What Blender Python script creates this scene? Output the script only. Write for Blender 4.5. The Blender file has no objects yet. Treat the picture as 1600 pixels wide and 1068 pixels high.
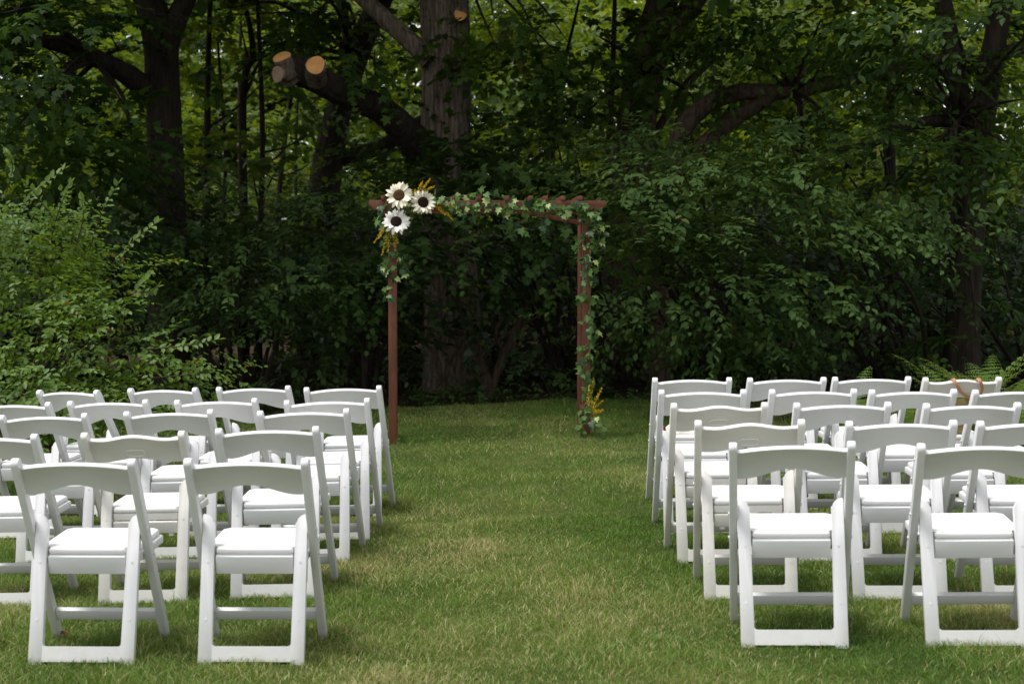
import bpy, bmesh, math, random
import numpy as np
from mathutils import Vector, Matrix

R = math.radians
sc = bpy.context.scene
COL = sc.collection
rnd = random.Random(7)
rng = np.random.default_rng(11)

# ------------------------------------------------------------------ camera, light, exposure
FOC = 2420.0          # focal length in pixels of the 1600 px wide photograph
EYE = 1.456
PITCH = R(2.84)
cam_d = bpy.data.cameras.new('camera')
cam = bpy.data.objects.new('camera', cam_d)
COL.objects.link(cam)
cam_d.sensor_width = 36.0
cam_d.lens = FOC * 36.0 / 1600.0
cam_d.clip_start = 0.1
cam_d.clip_end = 2000
cam.location = (0, 0, EYE)
cam.rotation_euler = (math.pi / 2 - PITCH, 0, 0)
cam_d.dof.use_dof = True
cam_d.dof.focus_distance = 9.0
cam_d.dof.aperture_fstop = 5.0
sc.camera = cam

SUN_DIR = Vector((-0.36, -0.13, 0.92)).normalized()      # towards the sun
SUN_EL = math.asin(SUN_DIR.z)
SUN_AZ = math.atan2(SUN_DIR.x, SUN_DIR.y)
w = bpy.data.worlds.new('World')
sc.world = w
w.use_nodes = True
nt = w.node_tree
bg = nt.nodes['Background']
sky = nt.nodes.new('ShaderNodeTexSky')
sky.sky_type = 'NISHITA'
sky.sun_disc = False
sky.sun_elevation = SUN_EL
sky.sun_rotation = SUN_AZ
sky.air_density = 1.0
sky.dust_density = 1.0
sky.ozone_density = 1.0
hsv = nt.nodes.new('ShaderNodeHueSaturation')            # thin white overcast: a pale sky
hsv.inputs['Saturation'].default_value = 0.12
nt.links.new(sky.outputs[0], hsv.inputs['Color'])
nt.links.new(hsv.outputs[0], bg.inputs['Color'])
bg.inputs['Strength'].default_value = 0.132

sun_d = bpy.data.lights.new('sun', 'SUN')
sun_d.energy = 2.0
sun_d.angle = R(20)
sun_d.color = (1.0, 0.97, 0.94)
sun = bpy.data.objects.new('sun', sun_d)
COL.objects.link(sun)
sun.rotation_euler = SUN_DIR.to_track_quat('Z', 'Y').to_euler()
sun.location = (-8, 4, 20)

vs = sc.view_settings
vs.view_transform = 'Standard'
vs.look = 'None'
vs.gamma = 1
vs.exposure = 0.80
vs.use_curve_mapping = False
cy = sc.cycles
cy.max_bounces = 8
cy.diffuse_bounces = 4
cy.transmission_bounces = 4
cy.glossy_bounces = 2
cy.transparent_max_bounces = 4
cy.caustics_reflective = False
cy.caustics_refractive = False

# ------------------------------------------------------------------ helpers
CP, SP = math.cos(PITCH), math.sin(PITCH)


def at(px, py, d):
    """the place at distance d (metres along y) that the photograph shows at px, py"""
    yc = (534.0 - py) / FOC
    x = (px - 800.0) / FOC
    fy = CP + yc * SP
    fz = -SP + yc * CP
    k = d / fy
    return Vector((x * k, d, EYE + fz * k))


def smooth(a, b, x):
    t = np.clip((x - a) / (b - a), 0, 1)
    return t * t * (3 - 2 * t)


def ground(x, y):
    """height of the gently domed lawn"""
    x = np.asarray(x, float)
    y = np.asarray(y, float)
    h = 0.055 * smooth(-0.7, 0.6, x)
    h = h - 0.03 * np.clip(-0.7 - x, 0, 6) * smooth(5.6, 7.5, y)
    return h


def gh(x, y):
    return float(ground(x, y))


def nodes_of(name):
    m = bpy.data.materials.new(name)
    m.use_nodes = True
    n = m.node_tree
    return m, n, n.nodes['Principled BSDF'], n.nodes['Material Output']


def mk_noise(n, scale, detail=4, vec=None, rough=0.55, stretch=None, coord='Object'):
    t = n.nodes.new('ShaderNodeTexNoise')
    t.inputs['Scale'].default_value = scale
    t.inputs['Detail'].default_value = detail
    t.inputs['Roughness'].default_value = rough
    tc = n.nodes.new('ShaderNodeTexCoord')
    if stretch:
        mp = n.nodes.new('ShaderNodeMapping')
        mp.inputs['Scale'].default_value = stretch
        n.links.new(tc.outputs[coord], mp.inputs['Vector'])
        n.links.new(mp.outputs[0], t.inputs['Vector'])
    else:
        n.links.new(tc.outputs[coord], t.inputs['Vector'])
    return t


def mk_ramp(n, src, stops):
    r = n.nodes.new('ShaderNodeValToRGB')
    el = r.color_ramp.elements
    el[0].position, el[0].color = stops[0][0], (*stops[0][1], 1)
    el[1].position, el[1].color = stops[-1][0], (*stops[-1][1], 1)
    for p, c in stops[1:-1]:
        e = el.new(p)
        e.color = (*c, 1)
    n.links.new(src, r.inputs[0])
    return r


def mk_bump(n, bsdf, src, strength, dist=0.01):
    b = n.nodes.new('ShaderNodeBump')
    b.inputs['Strength'].default_value = strength
    b.inputs['Distance'].default_value = dist
    n.links.new(src, b.inputs['Height'])
    n.links.new(b.outputs[0], bsdf.inputs['Normal'])


def leaf_mat(name, stops, trans=0.35, rough=0.5, spec=0.35, attr='tint'):
    m, n, b, out = nodes_of(name)
    a = n.nodes.new('ShaderNodeAttribute')
    a.attribute_name = attr
    r = mk_ramp(n, a.outputs['Fac'], stops)
    n.links.new(r.outputs[0], b.inputs['Base Color'])
    b.inputs['Roughness'].default_value = rough
    b.inputs['Specular IOR Level'].default_value = spec
    if trans > 0:
        t = n.nodes.new('ShaderNodeBsdfTranslucent')
        hs = n.nodes.new('ShaderNodeHueSaturation')
        hs.inputs['Hue'].default_value = 0.475
        hs.inputs['Saturation'].default_value = 1.1
        hs.inputs['Value'].default_value = 1.5
        n.links.new(r.outputs[0], hs.inputs['Color'])
        n.links.new(hs.outputs[0], t.inputs['Color'])
        mx = n.nodes.new('ShaderNodeMixShader')
        mx.inputs[0].default_value = trans
        n.links.new(b.outputs[0], mx.inputs[1])
        n.links.new(t.outputs[0], mx.inputs[2])
        n.links.new(mx.outputs[0], out.inputs['Surface'])
    return m


def plain(name, col, rough=0.5, spec=0.4, noise=None, bump=None):
    m, n, b, out = nodes_of(name)
    b.inputs['Base Color'].default_value = (*col, 1)
    b.inputs['Roughness'].default_value = rough
    b.inputs['Specular IOR Level'].default_value = spec
    if noise:
        sc_, c2, st = noise
        t = mk_noise(n, sc_, 5, stretch=st)
        r = mk_ramp(n, t.outputs['Fac'], [(0.3, c2), (0.62, col)])
        n.links.new(r.outputs[0], b.inputs['Base Color'])
    if bump:
        t2 = mk_noise(n, bump[0], 4, stretch=bump[3] if len(bump) > 3 else None)
        mk_bump(n, b, t2.outputs['Fac'], bump[1], bump[2])
    return m


# ------------------------------------------------------------------ materials
M = {}
M['resin'] = plain('white_resin', (0.735, 0.735, 0.745), 0.42, 0.4, noise=(3.0, (0.68, 0.68, 0.685), (1, 1, 3)), bump=(60, 0.12, 0.002, (0.3, 1, 1)))
M['resin_warm'] = plain('warm_white_resin', (0.74, 0.72, 0.69), 0.45, 0.4, noise=(3.0, (0.64, 0.62, 0.58), (1, 1, 3)), bump=(60, 0.12, 0.002, (0.3, 1, 1)))
M['vinyl'] = plain('white_vinyl', (0.82, 0.82, 0.81), 0.38, 0.4, bump=(140, 0.08, 0.001))
M['rivet'] = plain('rivet_plastic', (0.6, 0.6, 0.59), 0.4)
M['stain'] = plain('reddish_stained_wood', (0.175, 0.066, 0.037), 0.6, 0.25, noise=(5, (0.080, 0.030, 0.018), (3, 3, 0.5)), bump=(30, 0.3, 0.003, (6, 6, 0.6)))
M['cut_wood'] = plain('fresh_cut_wood', (0.80, 0.42, 0.16), 0.8, 0.2, noise=(9, (0.60, 0.28, 0.09), None), bump=(60, 0.3, 0.003))
M['cut_grey'] = plain('weathered_cut_wood', (0.40, 0.27, 0.20), 0.85, 0.2, noise=(9, (0.27, 0.18, 0.13), None), bump=(60, 0.3, 0.003))
M['bark'] = plain('grey_brown_bark', (0.20, 0.155, 0.12), 0.9, 0.15, noise=(5, (0.045, 0.033, 0.026), (5, 5, 0.7)), bump=(7, 1.0, 0.035, (5, 5, 0.6)))
M['bark_dark'] = plain('dark_bark', (0.040, 0.031, 0.024), 0.9, 0.1, noise=(5, (0.014, 0.011, 0.009), (5, 5, 0.8)), bump=(7, 1.0, 0.03, (5, 5, 0.7)))
M['bark_red'] = plain('reddish_bark', (0.095, 0.066, 0.048), 0.9, 0.1, noise=(5, (0.036, 0.025, 0.019), (5, 5, 0.8)), bump=(7, 1.0, 0.03, (5, 5, 0.7)))
M['twig'] = plain('twig_bark', (0.07, 0.05, 0.035), 0.85, 0.2)
M['vine'] = plain('vine_stem', (0.09, 0.10, 0.035), 0.7)
M['leaf_shrub'] = leaf_mat('shrub_leaves', [(0, (0.031, 0.062, 0.017)), (0.6, (0.050, 0.092, 0.024)), (0.93, (0.074, 0.122, 0.030)), (1, (0.12, 0.14, 0.035))], 0.25, 0.7, 0.1)
M['leaf_maple'] = leaf_mat('maple_leaves', [(0, (0.022, 0.052, 0.011)), (0.6, (0.038, 0.082, 0.016)), (1, (0.070, 0.125, 0.022))], 0.48, 0.55, 0.25)
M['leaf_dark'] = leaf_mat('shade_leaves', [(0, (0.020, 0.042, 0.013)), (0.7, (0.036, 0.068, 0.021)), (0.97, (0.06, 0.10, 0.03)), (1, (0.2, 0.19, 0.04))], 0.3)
M['leaf_bush'] = leaf_mat('bush_leaves', [(0, (0.052, 0.108, 0.016)), (0.5, (0.090, 0.168, 0.024)), (0.93, (0.15, 0.235, 0.040)), (0.97, (0.20, 0.21, 0.03)), (1, (0.18, 0.09, 0.03))], 0.38, 0.5, 0.4)
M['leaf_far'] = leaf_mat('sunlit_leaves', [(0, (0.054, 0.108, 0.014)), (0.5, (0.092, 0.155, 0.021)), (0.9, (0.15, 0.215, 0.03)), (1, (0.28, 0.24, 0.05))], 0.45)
M['leaf_fern'] = leaf_mat('fern_leaflets', [(0, (0.085, 0.175, 0.022)), (1, (0.15, 0.25, 0.04))], 0.35)
M['grass'] = leaf_mat('lawn_blades', [(0, (0.056, 0.122, 0.016)), (0.35, (0.108, 0.200, 0.028)), (0.62, (0.17, 0.255, 0.046)), (0.82, (0.33, 0.32, 0.12)), (1, (0.52, 0.45, 0.25))], 0.3, 0.55, 0.3)
M['petal'] = plain('cream_petal', (0.82, 0.78, 0.64), 0.7, 0.2, noise=(30, (0.74, 0.68, 0.50), None))
M['petal_white'] = plain('white_petal', (0.82, 0.80, 0.76), 0.7, 0.2, noise=(30, (0.74, 0.70, 0.62), None))
M['seed_brown'] = plain('brown_seed_head', (0.085, 0.045, 0.016), 0.9, 0.1, noise=(80, (0.03, 0.015, 0.006), None), bump=(220, 1.0, 0.004))
M['seed_dark'] = plain('dark_seed_head', (0.022, 0.011, 0.008), 0.9, 0.1, noise=(80, (0.010, 0.005, 0.004), None), bump=(220, 1.0, 0.004))
M['yellow'] = leaf_mat('yellow_blossom', [(0, (0.46, 0.31, 0.012)), (1, (0.80, 0.62, 0.04))], 0.2, 0.7, 0.2)
M['ivy_a'] = plain('ivy_leaf_green', (0.075, 0.145, 0.025), 0.5, 0.3, noise=(40, (0.045, 0.100, 0.020), None))
M['ivy_lit'] = plain('ivy_leaf_highlight', (0.38, 0.43, 0.15), 0.5, 0.3, noise=(45, (0.10, 0.19, 0.055), None))  # paler copy of the ivy leaf: light catching the leaves, put into the colour
M['ivy_c'] = plain('ivy_leaf_dark', (0.026, 0.068, 0.020), 0.45, 0.3, noise=(40, (0.018, 0.045, 0.015), None))
M['tan'] = plain('tan_leather', (0.36, 0.17, 0.085), 0.5, 0.4)
M['khaki'] = plain('khaki_leather', (0.22, 0.155, 0.055), 0.5, 0.4, noise=(12, (0.15, 0.105, 0.04), None))
M['cloth'] = plain('cream_cloth', (0.76, 0.73, 0.66), 0.85, 0.1, noise=(25, (0.66, 0.62, 0.52), None))
M['red'] = plain('dark_red_cloth', (0.20, 0.03, 0.04), 0.8, 0.1)
M['brass'] = plain('brass', (0.75, 0.55, 0.25), 0.3)
M['brass'].node_tree.nodes['Principled BSDF'].inputs['Metallic'].default_value = 1.0
M['dead_leaf'] = plain('dead_leaf', (0.15, 0.06, 0.028), 0.8, 0.2, noise=(60, (0.10, 0.04, 0.02), None))

for nm in ('cut_wood', 'cut_grey'):          # growth rings round the heart of each cut
    n = M[nm].node_tree
    b = n.nodes['Principled BSDF']
    src = b.inputs['Base Color'].links[0].from_socket
    tc = n.nodes.new('ShaderNodeTexCoord')
    wv = n.nodes.new('ShaderNodeTexWave')
    wv.wave_type = 'RINGS'; wv.rings_direction = 'SPHERICAL'
    wv.inputs['Scale'].default_value = 26
    wv.inputs['Distortion'].default_value = 2.5
    wv.inputs['Detail Scale'].default_value = 3
    n.links.new(tc.outputs['Object'], wv.inputs['Vector'])
    rp = mk_ramp(n, wv.outputs['Fac'], [(0.0, (0.62, 0.58, 0.54)), (0.5, (1, 1, 1))])
    mx = n.nodes.new('ShaderNodeMix'); mx.data_type = 'RGBA'; mx.blend_type = 'MULTIPLY'
    mx.inputs['Factor'].default_value = 1.0
    n.links.new(src, mx.inputs['A']); n.links.new(rp.outputs[0], mx.inputs['B'])
    n.links.new(mx.outputs['Result'], b.inputs['Base Color'])
for nm in ('resin', 'resin_warm'):           # handling scuffs, and grass stains low on the legs
    n = M[nm].node_tree
    b = n.nodes['Principled BSDF']
    src = b.inputs['Base Color'].links[0].from_socket
    tc = n.nodes.new('ShaderNodeTexCoord')
    sp = n.nodes.new('ShaderNodeSeparateXYZ')
    n.links.new(tc.outputs['Object'], sp.inputs[0])
    mr_ = n.nodes.new('ShaderNodeMapRange')
    mr_.inputs['From Min'].default_value = 0.16; mr_.inputs['From Max'].default_value = 0.0
    n.links.new(sp.outputs['Z'], mr_.inputs['Value'])
    ns = mk_noise(n, 22, 6, rough=0.7)
    ml = n.nodes.new('ShaderNodeMath'); ml.operation = 'MULTIPLY'
    n.links.new(mr_.outputs[0], ml.inputs[0]); n.links.new(ns.outputs['Fac'], ml.inputs[1])
    ns2 = mk_noise(n, 9, 8, rough=0.75, stretch=(1.5, 1, 0.5))
    sc2 = n.nodes.new('ShaderNodeMapRange')
    sc2.inputs['From Min'].default_value = 0.60; sc2.inputs['From Max'].default_value = 0.78; sc2.inputs['To Max'].default_value = 0.5
    n.links.new(ns2.outputs['Fac'], sc2.inputs['Value'])
    ad = n.nodes.new('ShaderNodeMath'); ad.operation = 'ADD'; ad.use_clamp = True
    n.links.new(ml.outputs[0], ad.inputs[0]); n.links.new(sc2.outputs[0], ad.inputs[1])
    mx = n.nodes.new('ShaderNodeMix'); mx.data_type = 'RGBA'
    n.links.new(ad.outputs[0], mx.inputs['Factor'])
    n.links.new(src, mx.inputs['A'])
    mx.inputs['B'].default_value = (0.50, 0.49, 0.41, 1)
    n.links.new(mx.outputs['Result'], b.inputs['Base Color'])

m, n, b, o_ = nodes_of('lawn_soil')
t1 = mk_noise(n, 1.1, 4)
t2 = mk_noise(n, 38, 6)
mxn = n.nodes.new('ShaderNodeMath'); mxn.operation = 'MULTIPLY_ADD'
mxn.inputs[1].default_value = 0.6
n.links.new(t2.outputs['Fac'], mxn.inputs[0]); n.links.new(t1.outputs['Fac'], mxn.inputs[2])
r = mk_ramp(n, mxn.outputs[0], [(0.55, (0.024, 0.042, 0.010)), (0.78, (0.055, 0.075, 0.018)), (1.0, (0.13, 0.12, 0.045))])
n.links.new(r.outputs[0], b.inputs['Base Color'])
b.inputs['Roughness'].default_value = 0.95
b.inputs['Specular IOR Level'].default_value = 0.1
mk_bump(n, b, t2.outputs['Fac'], 0.8, 0.02)
M['lawn'] = m

m, n, b, o_ = nodes_of('leaf_litter_soil')
t2 = mk_noise(n, 14, 7)
r = mk_ramp(n, t2.outputs['Fac'], [(0.35, (0.018, 0.013, 0.009)), (0.55, (0.05, 0.036, 0.022)), (0.75, (0.10, 0.07, 0.04))])
n.links.new(r.outputs[0], b.inputs['Base Color'])
b.inputs['Roughness'].default_value = 1.0
b.inputs['Specular IOR Level'].default_value = 0.05
mk_bump(n, b, t2.outputs['Fac'], 1.0, 0.04)
M['litter'] = m


M['leaf_mid'] = leaf_mat('mid_wood_leaves', [(0, (0.027, 0.062, 0.012)), (0.5, (0.047, 0.098, 0.017)), (0.92, (0.080, 0.145, 0.024)), (1, (0.2, 0.2, 0.04))], 0.5, 0.55, 0.2)


# ------------------------------------------------------------------ object helpers
def link(name, me, mat=None, parent=None, kind=None, label=None):
    o = bpy.data.objects.new(name, me)
    COL.objects.link(o)
    if mat is not None and me is not None and len(me.materials) == 0:
        me.materials.append(mat)
    if parent is not None:
        o.parent = parent
    if kind:
        o['kind'] = kind
    if label:
        o['label'] = label
    return o


def thing(name, label, cat, loc=(0, 0, 0), rot=(0, 0, 0), group=None):
    o = bpy.data.objects.new(name, None)
    COL.objects.link(o)
    o.empty_display_size = 0.1
    o.location = loc
    o.rotation_euler = rot
    o['label'] = label
    o['category'] = cat
    if group:
        o['group'] = group
    return o


def copy_thing(root, label, loc, rot):
    r = root.copy()
    COL.objects.link(r)
    r.location = loc
    r.rotation_euler = rot
    r['label'] = label
    for ch in KIDS[root]:
        c = ch.copy()
        COL.objects.link(c)
        c.parent = r
        for g in KIDS.get(ch, ()):
            d = g.copy()
            COL.objects.link(d)
            d.parent = c
    return r


KIDS = {}


def np_mesh(name, verts, faces_flat, counts, tint=None, smooth_=False):
    me = bpy.data.meshes.new(name)
    verts = np.asarray(verts, np.float32)
    faces_flat = np.asarray(faces_flat, np.int32)
    counts = np.asarray(counts, np.int32)
    me.vertices.add(len(verts))
    me.vertices.foreach_set('co', verts.ravel())
    me.loops.add(len(faces_flat))
    me.loops.foreach_set('vertex_index', faces_flat)
    me.polygons.add(len(counts))
    starts = np.zeros(len(counts), np.int32)
    starts[1:] = np.cumsum(counts)[:-1]
    me.polygons.foreach_set('loop_start', starts)
    me.polygons.foreach_set('loop_total', counts)
    if smooth_:
        me.polygons.foreach_set('use_smooth', np.ones(len(counts), bool))
    if tint is not None:
        a = me.attributes.new('tint', 'FLOAT', 'POINT')
        a.data.foreach_set('value', np.asarray(tint, np.float32))
    me.update(calc_edges=True)
    return me


def bm_mesh(name, bm, smooth_angle=None):
    me = bpy.data.meshes.new(name)
    bmesh.ops.recalc_face_normals(bm, faces=bm.faces)
    bm.to_mesh(me)
    bm.free()
    if smooth_angle:
        me.polygons.foreach_set('use_smooth', np.ones(len(me.polygons), bool))
        me.set_sharp_from_angle(angle=R(smooth_angle))
    return me


def prism(bm, poly, o, ex, ey, ez, depth, bevel=0.0, seg=2):
    """extrude the 2-D outline poly (in ex, ey at o) by depth along ez, centred"""
    o, ex, ey, ez = Vector(o), Vector(ex), Vector(ey), Vector(ez)
    a = [bm.verts.new(o + ex * p[0] + ey * p[1] - ez * depth / 2) for p in poly]
    c = [bm.verts.new(o + ex * p[0] + ey * p[1] + ez * depth / 2) for p in poly]
    fs = [bm.faces.new(a[::-1]), bm.faces.new(c)]
    k = len(poly)
    for i in range(k):
        fs.append(bm.faces.new((a[i], a[(i + 1) % k], c[(i + 1) % k], c[i])))
    if bevel > 0:
        es = set(fs[0].edges) | set(fs[1].edges)
        # long edges at sharp corners of the outline too
        for i in range(k):
            p0, p1, p2 = Vector(poly[i - 1]), Vector(poly[i]), Vector(poly[(i + 1) % k])
            if abs((p1 - p0).angle_signed(p2 - p1, 0)) > R(50):
                e = bm.edges.get((a[i], c[i]))
                if e:
                    es.add(e)
        bmesh.ops.bevel(bm, geom=list(es), offset=bevel, segments=seg, profile=0.5, affect='EDGES', clamp_overlap=True)


def boxm(bm, cx, cy_, cz, sx, sy, sz, bevel=0.0):
    prism(bm, [(-sx / 2, -sy / 2), (sx / 2, -sy / 2), (sx / 2, sy / 2), (-sx / 2, sy / 2)], (cx, cy_, cz), (1, 0, 0), (0, 1, 0), (0, 0, 1), sz, bevel)


def catmull(pts, rad, n):
    """smooth path through pts with radii, n samples a span"""
    P = [Vector(p) for p in pts]
    out, rr = [], []
    for i in range(len(P) - 1):
        p0 = P[i - 1] if i > 0 else P[0] * 2 - P[1]
        p3 = P[i + 2] if i + 2 < len(P) else P[-1] * 2 - P[-2]
        for k in range(n):
            t = k / n
            a = 2 * P[i]
            b = P[i + 1] - p0
            c = 2 * p0 - 5 * P[i] + 4 * P[i + 1] - p3
            d = -p0 + 3 * P[i] - 3 * P[i + 1] + p3
            out.append((a + b * t + c * t * t + d * t ** 3) * 0.5)
            rr.append(rad[i] * (1 - t) + rad[i + 1] * t)
    out.append(P[-1])
    rr.append(rad[-1])
    return out, rr


def tube_arrays(path, rad, sides, ridge=0.0, lump=0.0, seed=0, cap=True):
    rs = np.random.default_rng(seed)
    N = len(path)
    path = np.array([tuple(p) for p in path])
    tan = np.gradient(path, axis=0)
    tan /= np.linalg.norm(tan, axis=1)[:, None] + 1e-9
    ref = np.array([1.0, 0, 0]) if abs(tan[0, 0]) < 0.8 else np.array([0, 1.0, 0])
    ph = rs.uniform(0, 6.28, 8)
    V = np.zeros((N, sides, 3))
    th = np.linspace(0, 2 * np.pi, sides, endpoint=False)
    s = np.concatenate([[0], np.cumsum(np.linalg.norm(np.diff(path, axis=0), axis=1))])
    for i in range(N):
        u = ref - tan[i] * ref.dot(tan[i])
        u /= np.linalg.norm(u)
        v = np.cross(tan[i], u)
        ref = u
        k = np.ones(sides)
        if ridge:
            wob = 0.5 * np.sin(s[i] * 3.1 + ph[0] + 2 * th) + 0.3 * np.sin(s[i] * 7.3 + ph[1] - 3 * th)
            nr = max(7, int(sides / 4))
            k += ridge * (np.abs(np.sin(nr * 0.5 * th + wob * 1.6)) - 0.6) * (0.7 + 0.5 * np.sin(s[i] * 9 + 3 * th + ph[5])) + 0.3 * ridge * rs.normal(size=sides)
        if lump:
            k += lump * (np.sin(s[i] * 2.2 + ph[2] + th) + 0.6 * np.sin(s[i] * 5.1 + ph[3] - 2 * th) + 0.4 * np.sin(3 * th + ph[4] + s[i]))
        rr = rad[i] * k
        V[i] = path[i] + np.outer(np.cos(th) * rr, u) + np.outer(np.sin(th) * rr, v)
    ii = np.arange(N - 1)[:, None]
    jj = np.arange(sides)[None, :]
    a = ii * sides + jj
    bq = ii * sides + (jj + 1) % sides
    F = np.stack([a, bq, bq + sides, a + sides], -1).reshape(-1, 4)
    flat = F.ravel().tolist()
    cnt = [4] * len(F)
    if cap:
        flat += list(range((N - 1) * sides, N * sides))
        cnt.append(sides)
    return V.reshape(-1, 3), flat, cnt


def tubes_mesh(name, tubes):
    """several tubes of ONE part in one mesh"""
    vs_, fl, ct, off = [], [], [], 0
    for T in tubes:
        v, f, c = tube_arrays(*T[:3], **(T[3] if len(T) > 3 else {}))
        vs_.append(v)
        fl.append(np.array(f) + off)
        ct += c
        off += len(v)
    return np_mesh(name, np.concatenate(vs_), np.concatenate(fl), ct, smooth_=True)


def tube_part(name, pts, rad, sides, mat, parent, n=6, label=None, **kw):
    base = Vector(parent.location) if parent else Vector((0, 0, 0))
    path, rr = catmull([Vector(p) - base for p in pts], rad, n)
    v, f, c = tube_arrays(path, rr, sides, **kw)
    return link(name, np_mesh(name, v, f, c, smooth_=True), mat, parent, label=label)


# ------------------------------------------------------------------ leaves
OVATE = (np.array([(0, 0, 0), (0.29, 0.34, 0.05), (0.22, 0.70, 0.02), (0, 1, -0.12), (-0.22, 0.70, 0.02), (-0.29, 0.34, 0.05)]),
         [(0, 1, 2, 3), (0, 3, 4, 5)])
DIAMOND = (np.array([(0, 0, 0), (0.30, 0.45, 0.04), (0, 1, -0.06), (-0.30, 0.45, 0.04)]), [(0, 1, 2, 3)])
_mp = [(0, 0, 0), (0.20, -0.04, 0), (0.42, 0.10, -0.05), (0.27, 0.30, 0.02), (0.52, 0.58, -0.08), (0.22, 0.60, 0.02), (0, 1.0, -0.10)]
MAPLE = (np.array(_mp + [(-p[0], p[1], p[2]) for p in _mp[5:0:-1]]), [(0, 1, 2, 3), (0, 3, 4, 5, 6), (0, 6, 7, 8, 9), (0, 9, 10, 11)])


def unit(a):
    return a / (np.linalg.norm(a, axis=-1, keepdims=True) + 1e-9)


def sprays(blobs, leaf, per=9, twig=0.5, cover=2.5, droop=0.25, shell=0.5, clump=7, up=1.0, out_=0.45, jit=0.35, flat=0.22, wide=0.42, tv=0.16, r=None):
    """leafy twigs gathered in clumps through ellipsoids (centre, radii[, weight]) -> leaf positions, directions, normals, sizes"""
    r = r or rng
    PP, FF, NN, SS, TT = [], [], [], [], []
    for bl in blobs:
        c, rad = np.array(bl[0], float), np.array(bl[1], float)
        wgt = bl[2] if len(bl) > 2 else 1.0
        area = math.pi * rad[0] * rad[2]
        nt_ = max(3, int(cover * wgt * area / (per * 0.34 * leaf * leaf)))
        nc = max(2, nt_ // clump)
        dr = unit(r.normal(size=(nc, 3)))
        f = shell + (1 - shell) * r.random((nc, 1)) ** 0.7
        f = np.where(r.random((nc, 1)) < 0.8, f, r.random((nc, 1)))
        cc = c + dr * rad * f
        idx = r.integers(0, nc, nt_)
        st = cc[idx] + r.normal(size=(nt_, 3)) * np.array([wide, wide, flat]) * twig
        outw = unit(dr[idx] / rad)
        d = unit(outw * np.array([1, 1, 0.45]) + r.normal(size=(nt_, 3)) * np.array([0.5, 0.5, 0.25]) + np.array([0, 0, -0.05]))
        L = twig * r.uniform(0.6, 1.25, (nt_, 1))
        t = (np.arange(per) + 0.6) / per
        t = np.broadcast_to(t[None, :, None], (nt_, per, 1)) + r.normal(size=(nt_, per, 1)) * 0.03
        D = np.broadcast_to(d[:, None, :], (nt_, per, 3))
        pos = st[:, None, :] + D * (L[:, None, :] * t)
        pos = pos - np.array([0, 0, 1.0]) * droop * L[:, None, :] * t * t
        D2 = unit(D - np.array([0, 0, 1.0]) * 2 * droop * t)
        upv = unit(np.array([0, 0, up]) + out_ * outw[:, None, :] + r.normal(size=(nt_, per, 3)) * jit)
        side = unit(np.cross(D2, upv))
        sg = np.where(np.arange(per) % 2 == 0, 1.0, -1.0)[None, :, None]
        fw = D2 * 0.65 + side * sg * 0.85 - upv * 0.15
        fw[:, -1, :] = D2[:, -1, :]
        fw = unit(fw + r.normal(size=fw.shape) * 0.18)
        nr = unit(upv - fw * (upv * fw).sum(-1, keepdims=True))
        sz = leaf * r.uniform(0.65, 1.2, (nt_, per)) * (1.05 - 0.25 * t[..., 0])
        tint = np.clip(0.5 + 0.18 * r.normal(size=(nt_, 1)) + tv * r.normal(size=(nt_, per)), 0, 0.92)
        tint = np.where(r.random((nt_, per)) < 0.006, 1.0, tint)
        PP.append(pos.reshape(-1, 3)); FF.append(fw.reshape(-1, 3)); NN.append(nr.reshape(-1, 3))
        SS.append(sz.ravel()); TT.append(tint.ravel())
    return [np.concatenate(x) for x in (PP, FF, NN, SS, TT)]


TRI = [0]


def leaf_mesh(name, L, tmpl, base=(0, 0, 0)):
    pos, fw, nr, sz, tint = L
    tv, tf = tmpl
    rt = np.cross(fw, nr)
    N, K = len(pos), len(tv)
    V = (pos - np.array(base))[:, None, :] + sz[:, None, None] * (tv[None, :, 0, None] * rt[:, None, :] + tv[None, :, 1, None] * fw[:, None, :] + tv[None, :, 2, None] * nr[:, None, :])
    flat, cnt = [], []
    one = np.concatenate([np.array(f) for f in tf])
    F = (np.arange(N)[:, None] * K + one[None, :]).ravel()
    cnt = np.tile(np.array([len(f) for f in tf]), N)
    TRI[0] += N * sum(len(f) - 2 for f in tf)
    return np_mesh(name, V.reshape(-1, 3), F, cnt, np.repeat(tint, K))


def foliage(parent, blobs, leaf, tmpl, mat, name='foliage', keep=None, label=None, **kw):
    L = sprays(blobs, leaf, **kw)
    if keep is not None:
        k = keep(L[0])
        L = [x[k] for x in L]
    return link(name, leaf_mesh(name, L, tmpl, parent.location), mat, parent, kind='stuff', label=label)


def pb(px, py, d, rx, ry, ry_m=None, wgt=1.0):
    """ellipsoid of foliage: centre and half-extents taken in photograph pixels at distance d"""
    c = at(px, py, d)
    k = d / FOC
    return (tuple(c), (rx * k, ry_m if ry_m else 0.8 * rx * k, ry * k), wgt)


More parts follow.
